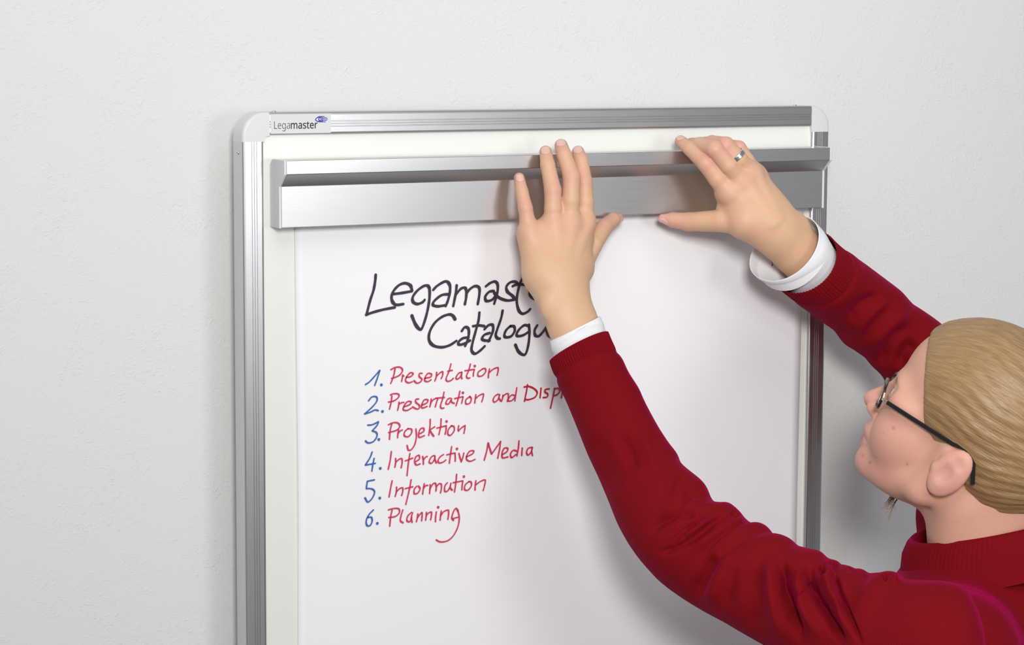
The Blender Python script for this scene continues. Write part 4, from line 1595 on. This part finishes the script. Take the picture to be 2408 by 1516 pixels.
def valley_list(text):
    out = []
    for ln in text.strip().split('\n'):
        head, *p = ln.split()
        w_, d_ = [float(q) for q in head.split(':')]
        P = catmull([tuple(float(q) for q in x.split(',')) for x in p], 5)
        out.append((w_, d_, P))
    return out


def fold_disp(V, N, folds):
    """soft valleys and ridges of cloth that run along curves seen on the near side"""
    P = proj(V)
    face = np.clip(-(N * (V - CAM) / np.linalg.norm(V - CAM, axis=1)[:, None]).sum(1) * 2.0, 0, 1)
    D = np.zeros(len(V))
    for w_, d_, C in folds:
        lo, hi = C.min(0) - 3 * w_, C.max(0) + 3 * w_
        m_ = ((P > lo) & (P < hi)).all(1) & (face > 0)
        if not m_.any(): continue
        Q = P[m_]
        best = np.full(len(Q), 1e9); tt = np.zeros(len(Q))
        for i in range(len(C) - 1):
            a, b = C[i], C[i + 1]
            ab = b - a
            t = np.clip(((Q - a) @ ab) / (ab @ ab + 1e-9), 0, 1)
            dd = np.linalg.norm(Q - a - t[:, None] * ab, axis=1)
            u = dd < best
            best[u] = dd[u]; tt[u] = (i + t[u]) / (len(C) - 1)
        fade = np.clip(np.minimum(tt, 1 - tt) / 0.30, 0, 1)
        fade = fade * fade * (3 - 2 * fade)
        D[m_] += d_ * (0.0021 if w_ >= 9 else 0.0015) * np.exp(-(best / w_) ** 2) * fade * face[m_]
    return D


LFOLD = valley_list('''9:-3.2 1605,1253 1634,1228 1672,1206 1716,1206
8:-3.0 1601,1276 1640,1250 1686,1222 1718,1214
13:2.6 1606,1268 1650,1232 1700,1200
14:2.4 1625,1300 1670,1262 1730,1230 1752,1226
20:-3.4 1628,1420 1648,1372 1668,1330 1690,1300
22:2.6 1660,1430 1690,1360 1730,1295
20:-2.4 1762,1490 1775,1420 1778,1330
11:-6.5 1837,1304 1842,1350 1850,1400 1868,1460 1890,1520
16:4.2 1812,1300 1812,1360 1822,1430 1846,1520
10:-7.0 1903,1322 1908,1372 1930,1420 1962,1476 1990,1525
14:4.6 1880,1320 1878,1370 1893,1430 1930,1510
12:3.8 1935,1325 1945,1370 1975,1430 2010,1510
6:-5.5 1934,1322 1935,1346 1940,1362
6:-6.0 1957,1332 1967,1370 1985,1420 2008,1476 2030,1525
5:-6.0 1975,1328 1962,1330 1958,1345
9:2.6 1948,1322 1952,1340 1950,1360
6:-4.5 2074,1350 2082,1356 2086,1366
10:3.0 2100,1352 2106,1372
5:-3.5 2002,1332 2000,1346
5:-3.0 2038,1348 2030,1360
6:-4.0 1716,1207 1728,1210 1736,1218
9:-3.2 1523,1258 1560,1225 1610,1210 1640,1212
8:-2.6 1560,1302 1600,1255 1648,1222
8:-2.2 1568,1196 1600,1174 1632,1165
10:2.0 1575,1240 1620,1192 1650,1180
10:1.8 1545,1215 1590,1180 1620,1150
8:-3.4 1540,1300 1580,1292 1640,1262 1690,1224
14:-2.0 1560,1170 1580,1130 1590,1100
30:-1.8 1380,1010 1420,1090 1450,1170
16:-2.4 1452,1010 1480,1060 1498,1110
14:1.8 1500,1000 1525,1060 1540,1110
18:-2.0 1700,1440 1715,1370 1720,1310''')


def left_disp(V, N, par):
    s, th = par[:, 0], par[:, 1]
    rib = np.clip((0.0195 - s) / 0.002, 0, 1)
    d = rib * (np.abs(np.sin(th * 34)) ** 0.8 * 0.0011 - 0.0012)
    d += -0.0012 * np.exp(-((s - 0.0205) / 0.003) ** 2) + 0.0010 * np.exp(-((s - 0.030) / 0.008) ** 2)
    d += fold_disp(V, N, LFOLD)
    return d


RFOLD = valley_list('''14:-3.5 2078,690 2040,708 2010,735 1990,765
12:2.2 2100,705 2060,725 2030,760 2018,800
14:-3.5 2145,760 2110,790 2080,830 2060,860
16:2.0 2146,735 2110,752 2075,785 2050,830
16:-4.5 2160,800 2130,830 2110,870
14:2.6 2165,830 2140,870 2125,910''')


def right_disp(V, N, par):
    s, th = par[:, 0], par[:, 1]
    rib = np.clip((0.0300 - s) / 0.003, 0, 1)
    d = rib * (np.abs(np.sin(th * 34)) ** 0.8 * 0.0011 - 0.0012)
    d += -0.0010 * np.exp(-((s - 0.031) / 0.003) ** 2) + 0.0008 * np.exp(-((s - 0.040) / 0.008) ** 2)
    d += fold_disp(V, N, RFOLD)
    return d


print('sweater')
SV, SF, SU = [], [], []


def push(V, Fc, UV):
    b = sum(len(v) for v in SV)
    SV.append(V); SF.append(np.asarray(Fc) + b); SU.append(UV)


V, Fc, UV, par, N, n_, nu = tube(LS, 0.86, 420, 7, left_disp, 3.5)
V, Fc, UV = hem(V, Fc, UV, N, nu, 0.0011, 1)
push(V, Fc, UV)
V, Fc, UV, par, N, n_, nu = tube(RS, 0.93, 380, 9, right_disp, 4.0)
V, Fc, UV = hem(V, Fc, UV, N, nu, 0.0011, 1)
push(V, Fc, UV)

# torso of the sweater
tf = Field((0.25, -0.80, ZT - 1.05), (1.02, -0.06, ZT - 0.38), 0.0065)
SL_, SR_ = SHL - 0.0 * H3, SHR
tf.flatcone(NB - 0.14 * Z3 - .02 * H3, NB - 0.34 * Z3 - 0.085 * H3, .148, .130, H3, 0.74, 0.03)
tf.flatcone(NB - 0.34 * Z3 - 0.085 * H3, PEL - 0.06 * Z3, .130, .186, H3, 0.80, 0.03)
for s in (1, -1):
    tf.ell(NB - 0.235 * Z3 + 0.045 * H3 + 0.065 * s * L3, (.062, .062, .066), None, 0.04)
tf.cone(NB - 0.052 * Z3, SL_ - 0.004 * Z3, .052, .050, 0.04)
tf.cone(SL_ - 0.004 * Z3, at(2190, 1545, -0.488), .054, .052, 0.03)
tf.cone(NB - 0.075 * Z3 - 0.045 * H3, NB - 0.17 * Z3 - 0.04 * H3, .070, .100, 0.04)
tf.cone(SR_, at(2262, 1215, -0.205), .054, .050, 0.03)
tf.cone(SL_, SL_ - 0.16 * Z3 - 0.03 * H3, .052, .060, 0.04)
tf.cone(NB - 0.052 * Z3, SR_ - 0.008 * Z3, .055, .054, 0.04)
TV, TF = tf.mesh()
TV = smooth_verts(TV, TF, 3, 0.5)
# open neck
ncol = n3(0.30 * H3 + 0.95 * Z3)
q = TV - (NB - 0.012 * Z3 - 0.016 * H3)
keepv = ~((np.linalg.norm(q - (q @ ncol)[:, None] * ncol, axis=1) < 0.054) & (q @ ncol > -0.035))
kf = keepv[TF].all(1)
TF = TF[kf]
TN = vnormals(TV, TF)
TV = TV + TN * (0.004 * np.sin(TV[:, 2] * 70 + 5 * np.sin(TV[:, 0] * 14)) * np.clip((ZT - 0.60 - TV[:, 2]) / 0.1, 0, 1))[:, None]
push(TV, TF, np.stack([(TV - NB) @ L3, TV[:, 2]], 1))
V = np.vstack(SV); Fc = np.vstack(SF); UV = np.vstack(SU)
sweater = mk('sweater', V, Fc, M_KNIT, person, True)
uvl = sweater.data.uv_layers.new(name='UVMap')
vi = np.zeros(len(sweater.data.loops), dtype=np.int32)
sweater.data.loops.foreach_get('vertex_index', vi)
uvl.data.foreach_set('uv', UV[vi].astype(np.float32).ravel())

# ribbed collar round the neck
V, Fc, UV = [], [], []
nu = 360
cc = NB + 0.010 * Z3 - 0.029 * H3
prof = [(0.078, -0.036), (0.0745, -0.012), (0.0735, 0.002), (0.0700, 0.012), (0.0680, 0.0155), (0.0655, 0.0145), (0.0660, 0.005), (0.0680, -0.015)]
for j, (r, h) in enumerate(prof):
    for k in range(nu):
        th = 2 * math.pi * k / nu
        rr = r + (0.0009 * abs(math.sin(th * 60)) if 0 < j < 4 else 0)
        p = cc + rr * (math.cos(th) * H3 * 1.24 + math.sin(th) * L3 * 1.0) + Z3 * (h - 0.30 * rr * math.cos(th) + 0.012)
        V.append(p); UV.append((th * r, h))
for j in range(len(prof) - 1):
    for k in range(nu):
        Fc.append((j * nu + k, j * nu + (k + 1) % nu, (j + 1) * nu + (k + 1) % nu, (j + 1) * nu + k))
UV = np.array(UV)
collar = mk('collar', V, np.array(Fc), M_KNIT, sweater, True)
uvl = collar.data.uv_layers.new(name='UVMap')
vi = np.zeros(len(collar.data.loops), dtype=np.int32)
collar.data.loops.foreach_get('vertex_index', vi)
uvl.data.foreach_set('uv', UV[vi].astype(np.float32).ravel())

# shirt cuffs
LCU = stations('''1292,802,1410,744,-0.124,14 1294,812,1414,752,-0.124,15 1297,826,1420,764,-0.125,16 1303,840,1424,780,-0.127,16 1312,860,1430,800,-0.130,14 1322,884,1440,824,-0.134,12 1334,910,1452,850,-0.138,10''')
RCU = stations('''1789,652,1906,514,-0.121,-27 1798,660,1916,525,-0.121,-27 1813,665,1927,538,-0.121,-26 1829,670,1938,552,-0.121,-25 1845,677,1950,567,-0.121,-22 1858,692,1964,582,-0.119,-15 1880,708,1986,604,-0.117,-12''')


def cuff(ST, ratio, bump):
    ST = ST.copy()
    for i in range(len(ST)):
        f_ = (1, 1, .99, .965, .945, .93, .92)[i]
        mx, my = (ST[i, 0] + ST[i, 2]) / 2, (ST[i, 1] + ST[i, 3]) / 2
        ST[i, 0] = mx + (ST[i, 0] - mx) * f_; ST[i, 2] = mx + (ST[i, 2] - mx) * f_
        ST[i, 1] = my + (ST[i, 1] - my) * f_; ST[i, 3] = my + (ST[i, 3] - my) * f_
    V, Fc, UV, par, N, n_, nu = tube(ST, ratio, 120, 5, bump, 0, 3)
    V, Fc, UV = hem(V, Fc, UV, N, nu, 0.0009, 4)
    return mk('shirt_cuff', V, Fc, M_SHIRT, person, True)


cuff(LCU, 0.80, lambda V, N, par: 0.0006 * np.sin(par[:, 1] * 3 + 1) * np.ones(len(V)))
def rc_bump(V, N, par):
    s, th = par[:, 0], par[:, 1]
    d = 0.0012 * np.sin(th * 2 + 0.6)
    # the slack bottom hangs out, the overlapped edge makes a small step
    d += 0.0045 * np.exp(-((th - 3.85) / 0.60) ** 2) * np.exp(-(s / 0.022) ** 2)
    return d
cuff(RCU, 0.80, rc_bump)

# trousers and shoes
rf = Field((0.35, -0.75, 0.045), (0.95, -0.10, ZT - 0.85), 0.010)
for s in (1, -1):
    hip = PEL + s * 0.085 * L3 - 0.06 * Z3
    kne = PEL + s * 0.090 * L3 - 0.45 * Z3 + 0.01 * H3
    ank = np.array([kne[0], kne[1], 0.09]) - 0.02 * H3
    rf.cone(hip, kne, .084, .066, 0.03)
    rf.cone(kne, ank, .068, .056, 0.02)
rf.flatcone(PEL + 0.05 * Z3, PEL - 0.08 * Z3, .140, .155, H3, 0.72, 0.03)
V, Fc = rf.mesh()
mk('trousers', smooth_verts(V, Fc, 2), Fc, M_TROUS, person, True)
for s in (1, -1):
    kne = PEL + s * 0.090 * L3 - 0.45 * Z3 + 0.01 * H3
    ank = np.array([kne[0], kne[1], 0.06]) - 0.02 * H3
    sf = Field(np.minimum(ank, ank + 0.18 * H3) - np.array([.08, .08, .07]), np.maximum(ank, ank + 0.18 * H3) + np.array([.08, .08, .08]), 0.005)
    sf.cone(ank, ank + 0.02 * Z3, .048, .046, 0.01)
    sf.cone(ank - 0.015 * H3 - 0.015 * Z3, ank + 0.14 * H3 - 0.022 * Z3, .044, .036, 0.02)
    sf.D = np.maximum(sf.D, 0.003 - (sf.lo[2] + sf.res * np.arange(sf.D.shape[2]))[None, None, :].astype(np.float32))
    V, Fc = sf.mesh()
    V = smooth_verts(V, Fc, 1)
    V[:, 2] -= V[:, 2].min()
    mk('shoe', V, Fc, M_SHOE, person, True)
